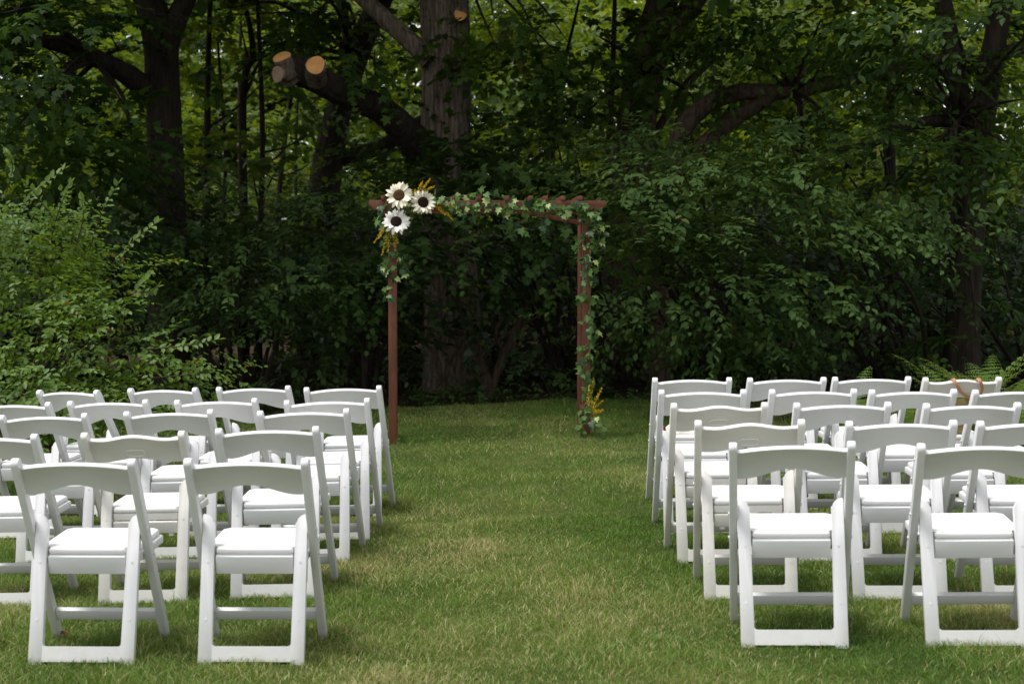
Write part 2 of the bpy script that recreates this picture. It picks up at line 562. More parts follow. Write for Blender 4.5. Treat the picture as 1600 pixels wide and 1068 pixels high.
def branches(parent, origin, blobs, r0, mat, seed=0, name='branch', per=1):
    """a bough from origin into every ellipsoid of foliage, all in one part"""
    rs = random.Random(seed)
    base = Vector(parent.location)
    tb = []
    for bl in blobs:
        for k in range(per):
            c = Vector(bl[0]); rad = bl[1]
            e = c + Vector([rs.uniform(-0.6, 0.6) * q for q in rad])
            o = Vector(origin(e) if callable(origin) else origin)
            mid = o.lerp(e, 0.5) + Vector((rs.uniform(-.15, .15), rs.uniform(-.15, .15), 0.12)) * (e - o).length * 0.6
            path, rr = catmull([o - base, mid - base, e - base], [r0, r0 * 0.6, r0 * 0.15], 7)
            tb.append((path, rr, 6, dict(cap=False, lump=0.05, seed=rs.randrange(999))))
            for q in range(3):
                j = rs.randrange(5, len(path) - 2)
                e2 = path[j] + Vector([rs.uniform(-0.8, 0.8) * x for x in rad])
                m2 = path[j].lerp(e2, 0.5) + Vector((0, 0, 0.08))
                p2, r2 = catmull([path[j], m2, e2], [rr[j] * 0.6, rr[j] * 0.35, 0.003], 5)
                tb.append((p2, r2, 5, dict(cap=False)))
    return link(name, tubes_mesh(name, tb), mat, parent)


# ------------------------------------------------------------------ the ground
def lawn_edge(x):
    return 15.95 + 0.12 * np.sin(x * 0.9 + 1) + 0.07 * np.sin(x * 2.7) - 0.012 * (x - 0.2) ** 2


xs = np.linspace(-14, 14, 141)
ts = np.linspace(0, 1, 121)
X, T = np.meshgrid(xs, ts)
Y = -6 + T * (lawn_edge(X) + 6)
Z = ground(X, Y)
V = np.stack([X, Y, Z], -1).reshape(-1, 3)
nx = len(xs)
i, j = np.meshgrid(np.arange(nx - 1), np.arange(len(ts) - 1))
a = (j * nx + i).ravel()
F = np.stack([a, a + 1, a + nx + 1, a + nx], -1)
lawn = link('lawn', np_mesh('lawn', V, F.ravel(), [4] * len(F), smooth_=True), M['lawn'], kind='structure')

bm = bmesh.new()
boxm(bm, 0, 400, -0.45, 1600, 1600, 0.3)
link('forest_floor', bm_mesh('forest_floor', bm), M['litter'], kind='structure')
# raised soil under the trees, from just under the lawn's far edge on
xs2 = np.linspace(-30, 30, 121); ys2 = np.concatenate([np.linspace(15.2, 22, 40), np.linspace(23, 70, 30)])
X, Y = np.meshgrid(xs2, ys2)
Z = ground(X, Y) - 0.03 + 0.03 * np.sin(X * 1.7 + Y) * np.cos(Y * 1.3) - 0.012 + 0.1 * smooth(20, 40, Y)
Z = np.where(Y < 16.6, np.minimum(Z, ground(X, Y) - 0.02), Z)
V = np.stack([X, Y, Z], -1).reshape(-1, 3)
nx = len(xs2)
i, j = np.meshgrid(np.arange(nx - 1), np.arange(len(ys2) - 1))
a = (j * nx + i).ravel()
F = np.stack([a, a + 1, a + nx + 1, a + nx], -1)
link('woodland_ground', np_mesh('woodland_ground', V, F.ravel(), [4] * len(F), smooth_=True), M['litter'], kind='structure')


# ------------------------------------------------------------------ the lawn's grass
def patch_noise(x, y, s, seed):
    rs = np.random.default_rng(seed)
    v = np.zeros_like(x)
    for k in range(9):
        an = rs.uniform(0, 6.28)
        f = s * rs.uniform(0.5, 1.7)
        v += np.sin(f * (x * math.cos(an) + y * math.sin(an)) + rs.uniform(0, 6.28) + 0.9 * np.sin(f * 0.7 * (y * math.cos(an) - x * math.sin(an)) + rs.uniform(0, 6)))
    return v / 3.0


def make_grass():
    bands = [(5.0, 6.6, 15000, 0.78, 3), (6.6, 8.6, 11000, 0.95, 3), (8.6, 11.5, 5000, 1.4, 2), (11.5, 16.1, 2800, 2.0, 2)]
    vs_, fl, ct, tn, off = [], [], [], [], 0
    for y0, y1, dens, wk, seg in bands:
        hw0 = 0.345 * y1 + 0.7
        n_ = int(dens * (y1 - y0) * 2 * hw0)
        x = rng.uniform(-hw0, hw0, n_)
        y = rng.uniform(y0, y1, n_)
        ok = (np.abs(x) < 0.345 * y + 0.7) & (y < lawn_edge(x) + rng.normal(size=n_) * 0.03)
        x, y = x[ok], y[ok]
        n_ = len(x)
        z = ground(x, y)
        dry = patch_noise(x, y, 2.6, 5)
        fine = patch_noise(x, y, 9.0, 6)
        lush = patch_noise(x, y, 1.3, 8)
        tuft = patch_noise(x, y, 24.0, 33)
        h = (0.025 + 0.007 * fine + 0.005 * lush + 0.004 * tuft) * rng.uniform(0.55, 1.35, n_)
        h = np.clip(h, 0.012, 0.065)
        tall = rng.random(n_) < 0.03
        h = np.where(tall, h * 1.6, h)
        an = rng.uniform(0, 2 * np.pi, n_)
        dirx = patch_noise(x, y, 5.0, 21) * 1.8 + tuft * 0.9 + rng.normal(size=n_) * 1.6
        lean = np.abs(rng.normal(1.05, 0.55, n_)) * h
        lx, ly = np.cos(dirx * 1.7) * lean, np.sin(dirx * 1.7) * lean
        wd = 0.0017 * wk * rng.uniform(0.7, 1.3, n_)
        ux, uy = np.cos(an) * wd, np.sin(an) * wd
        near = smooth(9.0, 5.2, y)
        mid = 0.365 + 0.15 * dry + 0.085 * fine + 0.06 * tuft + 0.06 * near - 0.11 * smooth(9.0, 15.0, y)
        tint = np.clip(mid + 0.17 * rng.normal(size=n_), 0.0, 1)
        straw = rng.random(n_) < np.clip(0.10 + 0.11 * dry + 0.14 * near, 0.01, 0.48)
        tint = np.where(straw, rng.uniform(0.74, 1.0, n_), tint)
        p0 = np.stack([x - ux, y - uy, z - 0.004], -1)
        p1 = np.stack([x + ux, y + uy, z - 0.004], -1)
        if seg == 3:
            mx_, my_, mz_ = x + lx * 0.35, y + ly * 0.35, z + h * 0.6
            p2 = np.stack([mx_ + ux * 0.8, my_ + uy * 0.8, mz_], -1)
            p3 = np.stack([mx_ - ux * 0.8, my_ - uy * 0.8, mz_], -1)
            p4 = np.stack([x + lx, y + ly, z + h * 0.98], -1)
            V = np.stack([p0, p1, p2, p3, p4], 1)
            F = np.array([0, 1, 2, 3, 3, 2, 4]); C = [4, 3]; K = 5
        else:
            p4 = np.stack([x + lx, y + ly, z + h], -1)
            V = np.stack([p0, p1, p4], 1)
            F = np.array([0, 1, 2]); C = [3]; K = 3
        vs_.append(V.reshape(-1, 3))
        fl.append((np.arange(n_)[:, None] * K + F[None, :]).ravel() + off)
        ct.append(np.tile(C, n_))
        tn.append(np.repeat(tint, K))
        off += n_ * K
        TRI[0] += n_ * (3 if seg == 3 else 1)
    me = np_mesh('grass', np.concatenate(vs_), np.concatenate(fl), np.concatenate(ct), np.concatenate(tn))
    link('grass', me, M['grass'], kind='stuff')


make_grass()


# ------------------------------------------------------------------ trees
def cut_disc(parent_tree, tr, centre, normal, rad, mat, seed, name='sawn_end', squash=1.0):
    """a sawn face: a slightly domed, uneven disc proud of the stub's end"""
    rs = random.Random(seed)
    nrm = Vector(normal).normalized()
    u = nrm.orthogonal().normalized()
    v = nrm.cross(u)
    base = Vector(parent_tree.location)
    c = Vector((0, 0, 0))
    bm = bmesh.new()
    k = 18
    rad = rad * 0.95
    ph = [rs.uniform(0, 6.28) for _ in range(3)]
    rings = []
    for q, off in ((1.0, -0.012), (0.985, 0.004), (0.5, 0.006)):
        ring = []
        for i_ in range(k):
            t_ = 2 * math.pi * i_ / k
            rr = rad * q * (1 + 0.07 * math.sin(2 * t_ + ph[0]) + 0.05 * math.sin(3 * t_ + ph[1]))
            ring.append(bm.verts.new(c + u * math.cos(t_) * rr + v * math.sin(t_) * rr * squash + nrm * off))
        rings.append(ring)
    for A, B in zip(rings, rings[1:]):
        for i_ in range(k):
            bm.faces.new((A[i_], A[(i_ + 1) % k], B[(i_ + 1) % k], B[i_]))
    bm.faces.new(rings[-1])
    o = link(name, bm_mesh(name, bm, 40), mat, tr)
    o.location = Vector(centre) - base
    return o


def px_path(pts, dflt):
    out, rad = [], []
    for p in pts:
        d = p[3] if len(p) > 3 else dflt
        out.append(at(p[0], p[1], d))
        rad.append(p[2] * d / FOC)
    return out, rad


def crown_blobs(cx, cy_, r_, z0, z1, n_, seed):
    rs = random.Random(seed)
    out = []
    for k in range(n_):
        an = rs.uniform(0, 6.28)
        q = r_ * math.sqrt(rs.random()) * 0.85
        yb = cy_ + q * math.sin(an)
        out.append(((cx + q * math.cos(an), yb, max(rs.uniform(z0, z1), 3.15 + 0.175 * yb)), (rs.uniform(1.3, 2.1), rs.uniform(1.3, 2.1), rs.uniform(0.6, 1.0))))
    return out


def tree(name, label, path, d, mat, sides=40, ridge=0.05, lump=0.03, seed=1, n=14, limbs=(), group=None):
    p, r_ = px_path(path, d)
    g0 = Vector((p[0].x, p[0].y, gh(p[0].x, p[0].y) - 0.12))
    t = thing(name, label, 'tree', g0, group=group)
    pts = [g0] + p[1:] if abs(p[0].z - g0.z) < 0.6 else [g0] + p
    rr = r_ if len(pts) == len(r_) else [r_[0] * 1.25] + r_
    tube_part('trunk', pts, rr, sides, mat, t, n=n, ridge=ridge, lump=lump, seed=seed)
    for L in limbs:
        lp, lr = px_path(L, d)
        tube_part('limb', lp, lr, max(10, sides // 2), mat, t, n=8, ridge=ridge * 0.8, lump=lump * 1.3, seed=seed + 7)
    return t


big_label = 'broad grey-brown oak-like trunk standing directly behind the wooden arch'
T2 = tree('broadleaf_tree', 'broad grey-brown trunk with sawn limbs standing behind the sunflower end of the arch',
          [(716, 628, 62), (712, 585, 50), (706, 500, 43), (700, 380, 40), (697, 250, 38), (697, 100, 37), (694, 0, 37), (690, -140, 36), (688, -420, 26), (700, -800, 10)],
          18.5, M['bark'], 96, 0.06, 0.018, 3, n=30)
lp, lr = px_path([(668, 262, 27, 18.4), (640, 212, 25, 17.95), (600, 172, 22, 17.6), (560, 154, 20, 17.4), (520, 137, 20, 17.2), (480, 117, 23, 17.0), (450, 110, 22, 16.9), (433, 114, 12, 16.85)], 18)
limb = tube_part('limb', lp, lr, 36, M['bark_dark'], T2, n=12, ridge=0.08, lump=0.075, seed=12, label='thick sawn-off limb arching out over the lawn edge')
# short stubs left where its branches were sawn away
for c_, rad_, nrm, mt, ln_ in (((493, 102, 16.62), 15.5, (0.12, -0.93, 0.30), 'cut_wood', 0.34),
                               ((440, 89, 16.72), 14.5, (-0.28, -0.62, 0.73), 'cut_wood', 0.30),
                               ((434, 116, 16.66), 12.5, (-0.50, -0.86, -0.08), 'cut_grey', 0.30)):
    C_ = at(*c_)
    n_ = Vector(nrm).normalized()
    k_ = 16.7 / FOC * rad_
    tube_part('stub', [C_ - n_ * ln_, C_ - n_ * ln_ * 0.5, C_], [k_ * 1.15, k_ * 1.03, k_], 22, M['bark'], T2, n=4, ridge=0.05, lump=0.03, seed=int(rad_))
    cut_disc(T2, T2, C_, nrm, k_, M[mt], int(rad_) + 3)
lp, lr = px_path([(672, 95, 17), (650, 72, 15), (625, 50, 14), (592, 20, 13), (555, -15, 12), (500, -80, 9)], 18.3)
tube_part('limb', lp, lr, 24, M['bark'], T2, n=8, ridge=0.05, lump=0.03, seed=31)
P_ = [at(718, 24, 18.4), at(720, 22, 18.15), at(720, 22, 17.98)]
tube_part('stub', P_, [0.11, 0.09, 0.082], 18, M['bark'], T2, n=2, ridge=0.02, seed=5)
cut_disc(T2, T2, P_[2], (0.1, -1, 0.05), 0.08, M['cut_wood'], 8)
knot = tube_part('knot', [at(698, 107, 18.3), at(698, 107, 18.2), at(699, 107, 18.15)], [0.10, 0.075, 0.04], 14, M['bark'], T2, n=3, lump=0.06, seed=2)

T1 = tree('forked_tree', 'tall dark forked trunk rising behind the bright bush', [(268, 610, 36), (264, 480, 32), (261, 380, 31), (259, 250, 27), (254, 130, 26), (248, 50, 27), (222, -20, 20), (190, -110, 18), (170, -400, 10)],
          18.0, M['bark_dark'], 56, 0.05, 0.02, 9, limbs=([(256, 80, 20), (276, 30, 17), (300, -20, 15), (335, -90, 12), (360, -300, 5)],
                                                        [(232, 145, 17, 17.9), (190, 112, 15, 17.5), (150, 92, 14, 17.2), (95, 70, 12, 17.0), (40, 62, 11, 16.8), (-30, 55, 9, 16.6)],
                                                        [(225, 120, 5, 17.9), (195, 105, 4, 17.6), (160, 145, 3, 17.3)]))
T3 = tree('leaning_tree', 'leaning dark trunk with a low side limb, seen behind the sawn limb', [(488, 560, 34), (497, 400, 29), (508, 290, 25), (520, 215, 22), (535, 150, 20), (556, 90, 19), (585, 20, 18), (620, -60, 16), (680, -300, 8)],
          26.0, M['bark_dark'], 36, 0.05, 0.02, 17, limbs=([(522, 250, 13), (560, 240, 12), (600, 228, 12), (640, 200, 10), (690, 170, 6)],
                                                          [(560, 95, 11), (540, 40, 9), (528, -30, 7)]))
T4 = tree('tall_tree', 'tall trunk leaning and forking, above the ivy post of the arch', [(975, 620, 44), (978, 480, 36), (982, 330, 33), (991, 220, 31), (1002, 140, 30), (1020, 60, 27), (1036, 0, 24), (1055, -80, 22), (1080, -400, 10)],
          19.5, M['bark_red'], 56, 0.05, 0.02, 23, limbs=([(1008, 110, 20), (1045, 62, 19), (1080, 8, 17), (1115, -60, 14), (1150, -300, 6)],
                                                         [(1020, 215, 6), (1050, 165, 7), (1076, 128, 6), (1120, 90, 4)],
                                                         [(985, 150, 6), (960, 115, 5), (930, 95, 4), (880, 110, 3)]))
T5 = tree('arching_tree', 'low tree arching sideways in a long curve between the tall trunks', [(1030, 622, 20), (1034, 450, 18), (1044, 300, 17), (1066, 208, 16), (1102, 166, 14), (1155, 145, 13), (1235, 143, 12), (1310, 127, 11), (1400, 110, 9), (1500, 92, 7)],
          17.6, M['bark_red'], 28, 0.05, 0.03, 29, limbs=([(1066, 260, 13), (1105, 222, 14), (1140, 190, 13), (1190, 160, 11), (1240, 122, 9), (1295, 92, 6), (1350, 80, 4)],))
T6 = tree('double_trunked_tree', 'dark tree whose trunk splits in two, behind the ferns', [(1498, 610, 31), (1505, 480, 26), (1513, 360, 25), (1521, 270, 24), (1536, 180, 19), (1548, 100, 18), (1562, 20, 17), (1574, -60, 16), (1590, -400, 8)],
          15.0, M['bark_dark'], 52, 0.05, 0.02, 37, limbs=([(1516, 330, 18), (1507, 205, 16), (1495, 120, 15), (1480, 40, 14), (1466, -50, 14), (1440, -300, 6)],
                                                          [(1525, 190, 12), (1460, 190, 10), (1400, 205, 9), (1360, 225, 6), (1300, 235, 4)],
                                                          [(1540, 90, 12), (1600, 75, 10), (1680, 60, 8)], [(1500, 85, 9), (1440, 100, 8), (1400, 112, 6)]))
TW = tree('understory_tree', 'small spreading tree forking low over the lawn edge inside the arch', [(765, 630, 12), (764, 606, 11), (756, 585, 10), (744, 552, 8), (728, 500, 6), (700, 440, 5), (672, 385, 3)],
          17.0, M['bark_red'], 18, 0.03, 0.05, 41, limbs=([(766, 618, 9), (776, 585, 7), (793, 545, 7), (812, 505, 6), (826, 465, 4), (850, 400, 3)],
                                                         [(790, 552, 4), (775, 520, 3), (800, 480, 3), (840, 450, 2)],
                                                         [(748, 560, 4), (780, 530, 3), (830, 500, 2), (880, 470, 1.5)],
                                                         [(736, 520, 4), (700, 520, 3), (640, 505, 2)]))
TS = tree('multi_stem_shrub', 'thin bare curving stems rising in front of the broad trunk', [(690, 632, 4), (689, 590, 3.6), (683, 560, 3.4), (668, 540, 3), (640, 522, 2.4), (610, 515, 2)],
          16.9, M['bark_red'], 10, 0.0, 0.05, 43, limbs=([(693, 630, 3.6), (697, 590, 3.2), (706, 560, 3), (722, 535, 2.5), (735, 500, 2)],
                                                        [(698, 630, 4.2), (712, 608, 3.8), (730, 594, 3.4), (756, 580, 2.8)],
                                                        [(688, 590, 2.6), (680, 560, 2.4), (690, 520, 2), (700, 470, 1.5)]))

bt = [pb(700, 400, 16.5, 55, 40, None, .9), pb(755, 455, 16.6, 60, 35, None, .8), pb(668, 470, 16.6, 45, 40, None, .8), pb(825, 460, 16.6, 55, 35, None, .8), pb(720, 515, 16.8, 60, 22, None, .5), pb(850, 520, 16.8, 50, 30, None, .5)]
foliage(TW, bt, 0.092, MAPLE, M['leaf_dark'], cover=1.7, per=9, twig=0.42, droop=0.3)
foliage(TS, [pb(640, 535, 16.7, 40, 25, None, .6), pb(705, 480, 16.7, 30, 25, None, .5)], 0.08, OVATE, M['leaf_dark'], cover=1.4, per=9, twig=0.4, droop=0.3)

# crowns: what the photograph shows of them, then the overhead canopy that shades the wood
KW = dict(per=10, twig=0.55, droop=0.38, clump=12, wide=0.6, flat=0.14, jit=0.25, tv=0.10)
b1 = [pb(60, 60, 15.0, 120, 55), pb(110, 30, 16, 95, 45), pb(40, 150, 14.6, 110, 60), pb(150, 180, 15.4, 90, 60), pb(60, 240, 14.8, 110, 55), pb(180, 250, 16, 60, 60), pb(60, 100, 17.2, 120, 70), pb(170, 60, 17.4, 60, 55, None, .7), pb(120, 230, 17, 90, 60), pb(20, 20, 16.5, 100, 50), pb(10, 10, 13.5, 60, 30)]
foliage(T1, b1, 0.12, MAPLE, M['leaf_maple'], cover=2.7, **KW)
branches(T1, at(150, 95, 17.2), b1, 0.035, M['bark_dark'], 3)
b2 = [pb(760, 40, 17.6, 70, 40), pb(830, 80, 17.4, 80, 40), pb(890, 55, 17.8, 70, 45), pb(800, 110, 17.8, 70, 28), pb(690, 250, 17.2, 60, 45), pb(650, 180, 17.9, 40, 30, None, 0.6), pb(880, 120, 18.2, 60, 22, None, .8), pb(560, 118, 17.3, 50, 20, None, .4), pb(615, 150, 17.4, 35, 20, None, .4)]
foliage(T2, b2, 0.12, MAPLE, M['leaf_mid'], cover=2.2, **KW)
branches(T2, at(728, -60, 18.4), b2[:4] + b2[6:7], 0.03, M['bark_dark'], 5)
b3 = [pb(430, 40, 24, 80, 35), pb(500, 70, 24, 70, 35), pb(560, 60, 23, 60, 45), pb(380, 110, 25, 50, 45, None, .8), pb(470, 170, 25, 60, 30, None, .7), pb(560, 110, 22.5, 45, 25), pb(400, 20, 22, 90, 22, None, .8), pb(330, 60, 25, 40, 50, None, .9), pb(350, 110, 21.5, 55, 40, None, .7), pb(440, 110, 21.5, 55, 40, None, .7), pb(330, 10, 21, 60, 35), pb(470, 20, 20.5, 70, 30), pb(600, 130, 23, 40, 30, None, .7), pb(480, 90, 17.6, 60, 30, None, .5)]
foliage(T3, b3, 0.14, MAPLE, M['leaf_mid'], cover=2.0, **KW)
branches(T3, at(556, 90, 26), b3, 0.04, M['bark_dark'], 6)
b4 = [pb(1040, 110, 18.6, 70, 50), pb(960, 30, 19, 60, 40), pb(1080, 60, 18.4, 70, 45), pb(990, 205, 18.7, 60, 35, None, 0.8), pb(930, 150, 19.3, 50, 25, None, .8), pb(1130, 110, 18, 70, 35), pb(900, 210, 19.5, 60, 30, None, .7), pb(1110, 185, 18.2, 60, 25, None, .7)]
foliage(T4, b4, 0.12, MAPLE, M['leaf_mid'], cover=2.2, **KW)
branches(T4, at(1010, 110, 19.3), b4, 0.035, M['bark_dark'], 7)
b5 = [pb(1180, 70, 17, 90, 45), pb(1280, 50, 16.6, 90, 40), pb(1200, 190, 17.0, 80, 22, None, .7), pb(1300, 190, 16.8, 80, 30, None, .8), pb(1150, 15, 16.8, 90, 30), pb(1370, 130, 16.5, 70, 45)]
foliage(T5, b5, 0.11, OVATE, M['leaf_mid'], cover=3.0, **KW)
branches(T5, at(1235, 143, 17.6), b5, 0.03, M['bark_dark'], 8)
b6 = [pb(1400, 40, 14.2, 110, 55), pb(1500, 35, 13.8, 90, 45), pb(1580, 120, 14.4, 60, 60), pb(1420, 150, 14.6, 60, 35, None, .8), pb(1570, 230, 14, 60, 45), pb(1480, 245, 14.0, 70, 30), pb(1400, 250, 14.3, 70, 30), pb(1520, 265, 13.6, 70, 28), pb(1340, 90, 14.8, 60, 45), pb(1525, 150, 14.2, 60, 28, None, .7), pb(1580, 40, 15.6, 60, 60), pb(1450, 100, 15.5, 60, 40), pb(1460, 330, 14.2, 50, 35, None, .6), pb(1525, 390, 14.2, 60, 30, None, .7), pb(1490, 460, 14.3, 50, 30, None, .6), pb(1530, 530, 14.3, 60, 30, None, .5), pb(1620, 30, 13.5, 60, 60)]
foliage(T6, b6, 0.11, OVATE, M['leaf_maple'], cover=3.0, **KW)
branches(T6, at(1500, 190, 14.9), b6, 0.035, M['bark_dark'], 9)

SHADE = dict(per=8, twig=0.9, droop=0.15, shell=0.2, clump=5, cover=3.0)
for t_, cx, cy_, r_, z0, z1, k_, sd in ((T1, -5.2, 17.6, 5.0, 5.4, 9, 34, 1), (T2, -0.6, 18.2, 4.8, 5.6, 9.5, 32, 2), (T3, -4.5, 24, 4.4, 7, 11, 18, 3),
                                        (T4, 3.0, 18.2, 4.8, 5.6, 9.5, 32, 4), (T6, 6.4, 17.0, 5.0, 5.4, 9, 36, 5), (T5, 6.5, 22.5, 4.8, 6.5, 10.5, 24, 6), (T2, 0.5, 24, 4.8, 7, 11, 22, 7), (T1, -9.8, 17.6, 4.6, 5.4, 9, 24, 8)):
    foliage(t_, crown_blobs(cx, cy_, r_, z0, z1, k_, sd), 0.34, DIAMOND, M['leaf_maple'], name='crown', **SHADE)


# ------------------------------------------------------------------ shrubs along the edge of the wood
def shrub(name, label, base, blobs, leaf, tmpl, mat, seed, r0=0.03, cat='shrub', bmat='bark_dark', **kw):
    z = gh(base[0], base[1]) - 0.05
    t = thing(name, label, cat, (base[0], base[1], z))
    foliage(t, blobs, leaf, tmpl, M[mat], **kw)
    rs = random.Random(seed)
    branches(t, lambda e: (base[0] + rs.uniform(-.25, .25), base[1] + rs.uniform(-.2, .2), z), blobs, r0, M[bmat], seed, name='stem')
    return t


KS = dict(per=12, twig=0.44, droop=0.36, cover=2.8, out_=0.62, clump=14, wide=0.78, flat=0.18, jit=0.25, tv=0.12)
shrub('leafy_shrub', 'broad layered dark green shrub just past the ivy post', (2.2, 15.6), [
    pb(1010, 330, 14.0, 80, 60), pb(1090, 300, 14.0, 90, 55), pb(1010, 250, 15.2, 90, 45), pb(1120, 240, 15.2, 100, 45), pb(1060, 390, 13.7, 100, 55),
    pb(980, 410, 14.2, 55, 60), pb(1130, 370, 13.8, 90, 60), pb(1100, 460, 14.2, 120, 55), pb(1030, 450, 14.8, 80, 50), pb(1130, 540, 14.6, 100, 45, None, .8), pb(1060, 520, 15.2, 70, 45, None, .7), pb(1035, 290, 14.4, 60, 55), pb(1030, 205, 16, 65, 30, None, .8), pb(985, 500, 15.2, 50, 60, None, .6), pb(990, 345, 14.6, 50, 45)],
    0.088, OVATE, 'leaf_shrub', 21, **KS)
shrub('leafy_shrub', 'tall layered dark green shrub behind the middle chairs of the ivy side', (3.9, 15.4), [
    pb(1230, 300, 13.8, 100, 60), pb(1330, 290, 13.7, 90, 60), pb(1230, 225, 15, 90, 40), pb(1330, 225, 14.8, 90, 40), pb(1240, 390, 13.6, 100, 60), pb(1340, 380, 13.7, 85, 60),
    pb(1220, 470, 14.0, 110, 55), pb(1310, 470, 14.2, 90, 55), pb(1230, 550, 14.5, 100, 40, None, .8), pb(1310, 550, 14.9, 80, 40, None, .7)],
    0.088, OVATE, 'leaf_shrub', 22, **KS)
shrub('leafy_shrub', 'dark shaded shrub growing around the foot of the double trunk', (5.3, 15.9), [
    pb(1420, 340, 14.9, 60, 60, None, .9), pb(1430, 440, 15.3, 60, 70, None, .8), pb(1560, 360, 15.8, 70, 60, None, .8), pb(1570, 470, 16, 70, 70, None, .8), pb(1400, 540, 15.4, 80, 50, None, .8), pb(1500, 560, 16, 90, 40, None, .7)],
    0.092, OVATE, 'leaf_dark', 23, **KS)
shrub('leafy_shrub', 'leafy dark shrub filling the view through the arch near the ivy post', (0.75, 17.4), [
    pb(880, 300, 16.2, 70, 50), pb(800, 270, 16.6, 70, 45), pb(880, 230, 17.0, 80, 40), pb(940, 290, 16, 50, 55), pb(850, 360, 16.2, 75, 50), pb(770, 350, 16.6, 60, 45), pb(900, 400, 16.2, 60, 50),
    pb(810, 420, 16.6, 70, 35), pb(780, 210, 17.6, 50, 35, None, .8), pb(870, 175, 17.8, 70, 30, None, .8), pb(740, 290, 17, 40, 40), pb(690, 245, 17.2, 60, 38), pb(720, 285, 16.6, 60, 38), pb(665, 300, 16.9, 40, 35), pb(715, 350, 16.8, 45, 30, None, .8)],
    0.096, MAPLE, 'leaf_shrub', 24, **KS)
shrub('leafy_shrub', 'low green sprout at the lawn edge by the foot of the ivy post', (0.5, 16.6), [pb(850, 590, 16.6, 35, 30, None, .8), pb(890, 560, 16.9, 40, 45, None, .6), pb(870, 615, 16.4, 50, 14, None, .5)], 0.09, OVATE, 'leaf_shrub', 25, r0=0.012, **KS)
shrub('leafy_shrub', 'dense dark shrub behind the sunflower post', (-1.7, 16.6), [
    pb(560, 330, 16.2, 65, 50), pb(610, 280, 16.6, 50, 45), pb(630, 370, 16.4, 60, 55), pb(540, 420, 15.9, 70, 55), pb(600, 460, 16.2, 60, 50), pb(530, 500, 16.2, 60, 50, None, .8), pb(600, 540, 16.6, 60, 40, None, .7), pb(660, 430, 16.8, 45, 50, None, .8), pb(640, 240, 17.4, 40, 30)],
    0.09, MAPLE, 'leaf_shrub', 26, **KS)
shrub('leafy_shrub', 'wide dark shrub between the bright bush and the arch', (-2.9, 16.2), [
    pb(400, 330, 15.8, 75, 45), pb(480, 350, 15.6, 70, 50), pb(330, 370, 15.8, 70, 45), pb(420, 420, 15.4, 90, 55), pb(330, 450, 15.4, 80, 50), pb(470, 470, 15.6, 80, 50), pb(380, 520, 15.6, 90, 45), pb(470, 560, 16, 80, 40, None, .8), pb(290, 380, 16.2, 50, 50, None, .8)],
    0.082, OVATE, 'leaf_shrub', 27, **KS)
shrub('leafy_shrub', 'dark shrub half hidden by the bright bush, under the forked trunk', (-5.2, 15.8), [
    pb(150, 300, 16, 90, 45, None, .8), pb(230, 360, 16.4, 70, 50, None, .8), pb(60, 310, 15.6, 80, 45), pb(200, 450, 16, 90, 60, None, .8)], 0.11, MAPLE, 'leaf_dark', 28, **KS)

# dark ground layer deep inside the wood, one mass
ug = thing('undergrowth', 'dark mass of leafy undergrowth filling the shaded floor of the wood', 'undergrowth', (0, 21, 0))
del ug['category'], ug['label']
bpy.data.objects.remove(ug)
blobs = []
rs = random.Random(77)
for k in range(150):
    y_ = rs.uniform(18.3, 26.5)
    x_ = rs.uniform(-0.42, 0.42) * y_
    h_ = rs.uniform(0.2, 1.3) + 0.12 * (y_ - 18.3)
    blobs.append(((x_, y_, h_), (rs.uniform(0.7, 1.3), 0.8, rs.uniform(0.5, 0.8))))
L = sprays(blobs, 0.16, per=8, twig=0.6, cover=2.0, droop=0.25)
k = (L[0][:, 2] > 0.02)
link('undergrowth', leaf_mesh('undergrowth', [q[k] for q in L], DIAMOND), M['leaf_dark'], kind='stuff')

blobs = [((x_, lawn_edge(x_) + rnd.uniform(0.05, 0.9), gh(x_, 16.2) + rnd.uniform(0.0, 0.07)), (rnd.uniform(.15, .45), .2, rnd.uniform(.05, .11)), 1.0) for x_ in [rnd.uniform(-6, 6.5) for _ in range(60)]]
L = sprays(blobs, 0.055, per=6, twig=0.14, cover=1.6, droop=0.2)
k = L[0][:, 2] > -0.02
link('ground_cover', leaf_mesh('ground_cover', [q[k] for q in L], OVATE), M['leaf_shrub'], kind='stuff')

# thin trunks between the big trees
sap_px = [(322, 420, 324, 170, 330, -60, 6, 23, 'dark sapling closest to the forked trunk, on the arch side of it'),
          (345, 420, 352, 250, 340, 60, 3.5, 24, 'very thin curved sapling, second past the forked trunk'),
          (404, 430, 410, 220, 400, -60, 5, 22, 'straight dark sapling midway between the forked and the leaning trunk'),
          (380, 420, 374, 200, 378, -60, 4, 30, 'pale slim far trunk just before the midway sapling'),
          (430, 420, 442, 240, 474, 40, 4.5, 27, 'thin sapling bending toward the leaning trunk'),
          (466, 420, 462, 250, 470, 60, 3, 29, 'hair-thin far trunk nearest the leaning trunk'),
          (380, 160, 395, 80, 372, -40, 6, 24, 'crooked dark stem high up, level with the sawn limb ends'),
          (862, 420, 868, 180, 905, 0, 4, 24, 'thin stem in the gap midway between broad trunk and tall forking tree'),
          (940, 420, 955, 160, 962, -40, 6, 27, 'thin trunk seen close beside the tall forking tree'),
          (1395, 420, 1390, 200, 1400, 60, 10, 20, 'stout dark young trunk under the horizontal limb of the double trunk'),
          (1250, 420, 1255, 230, 1240, 60, 5, 21, 'thin stem standing under the middle of the arching tree')]
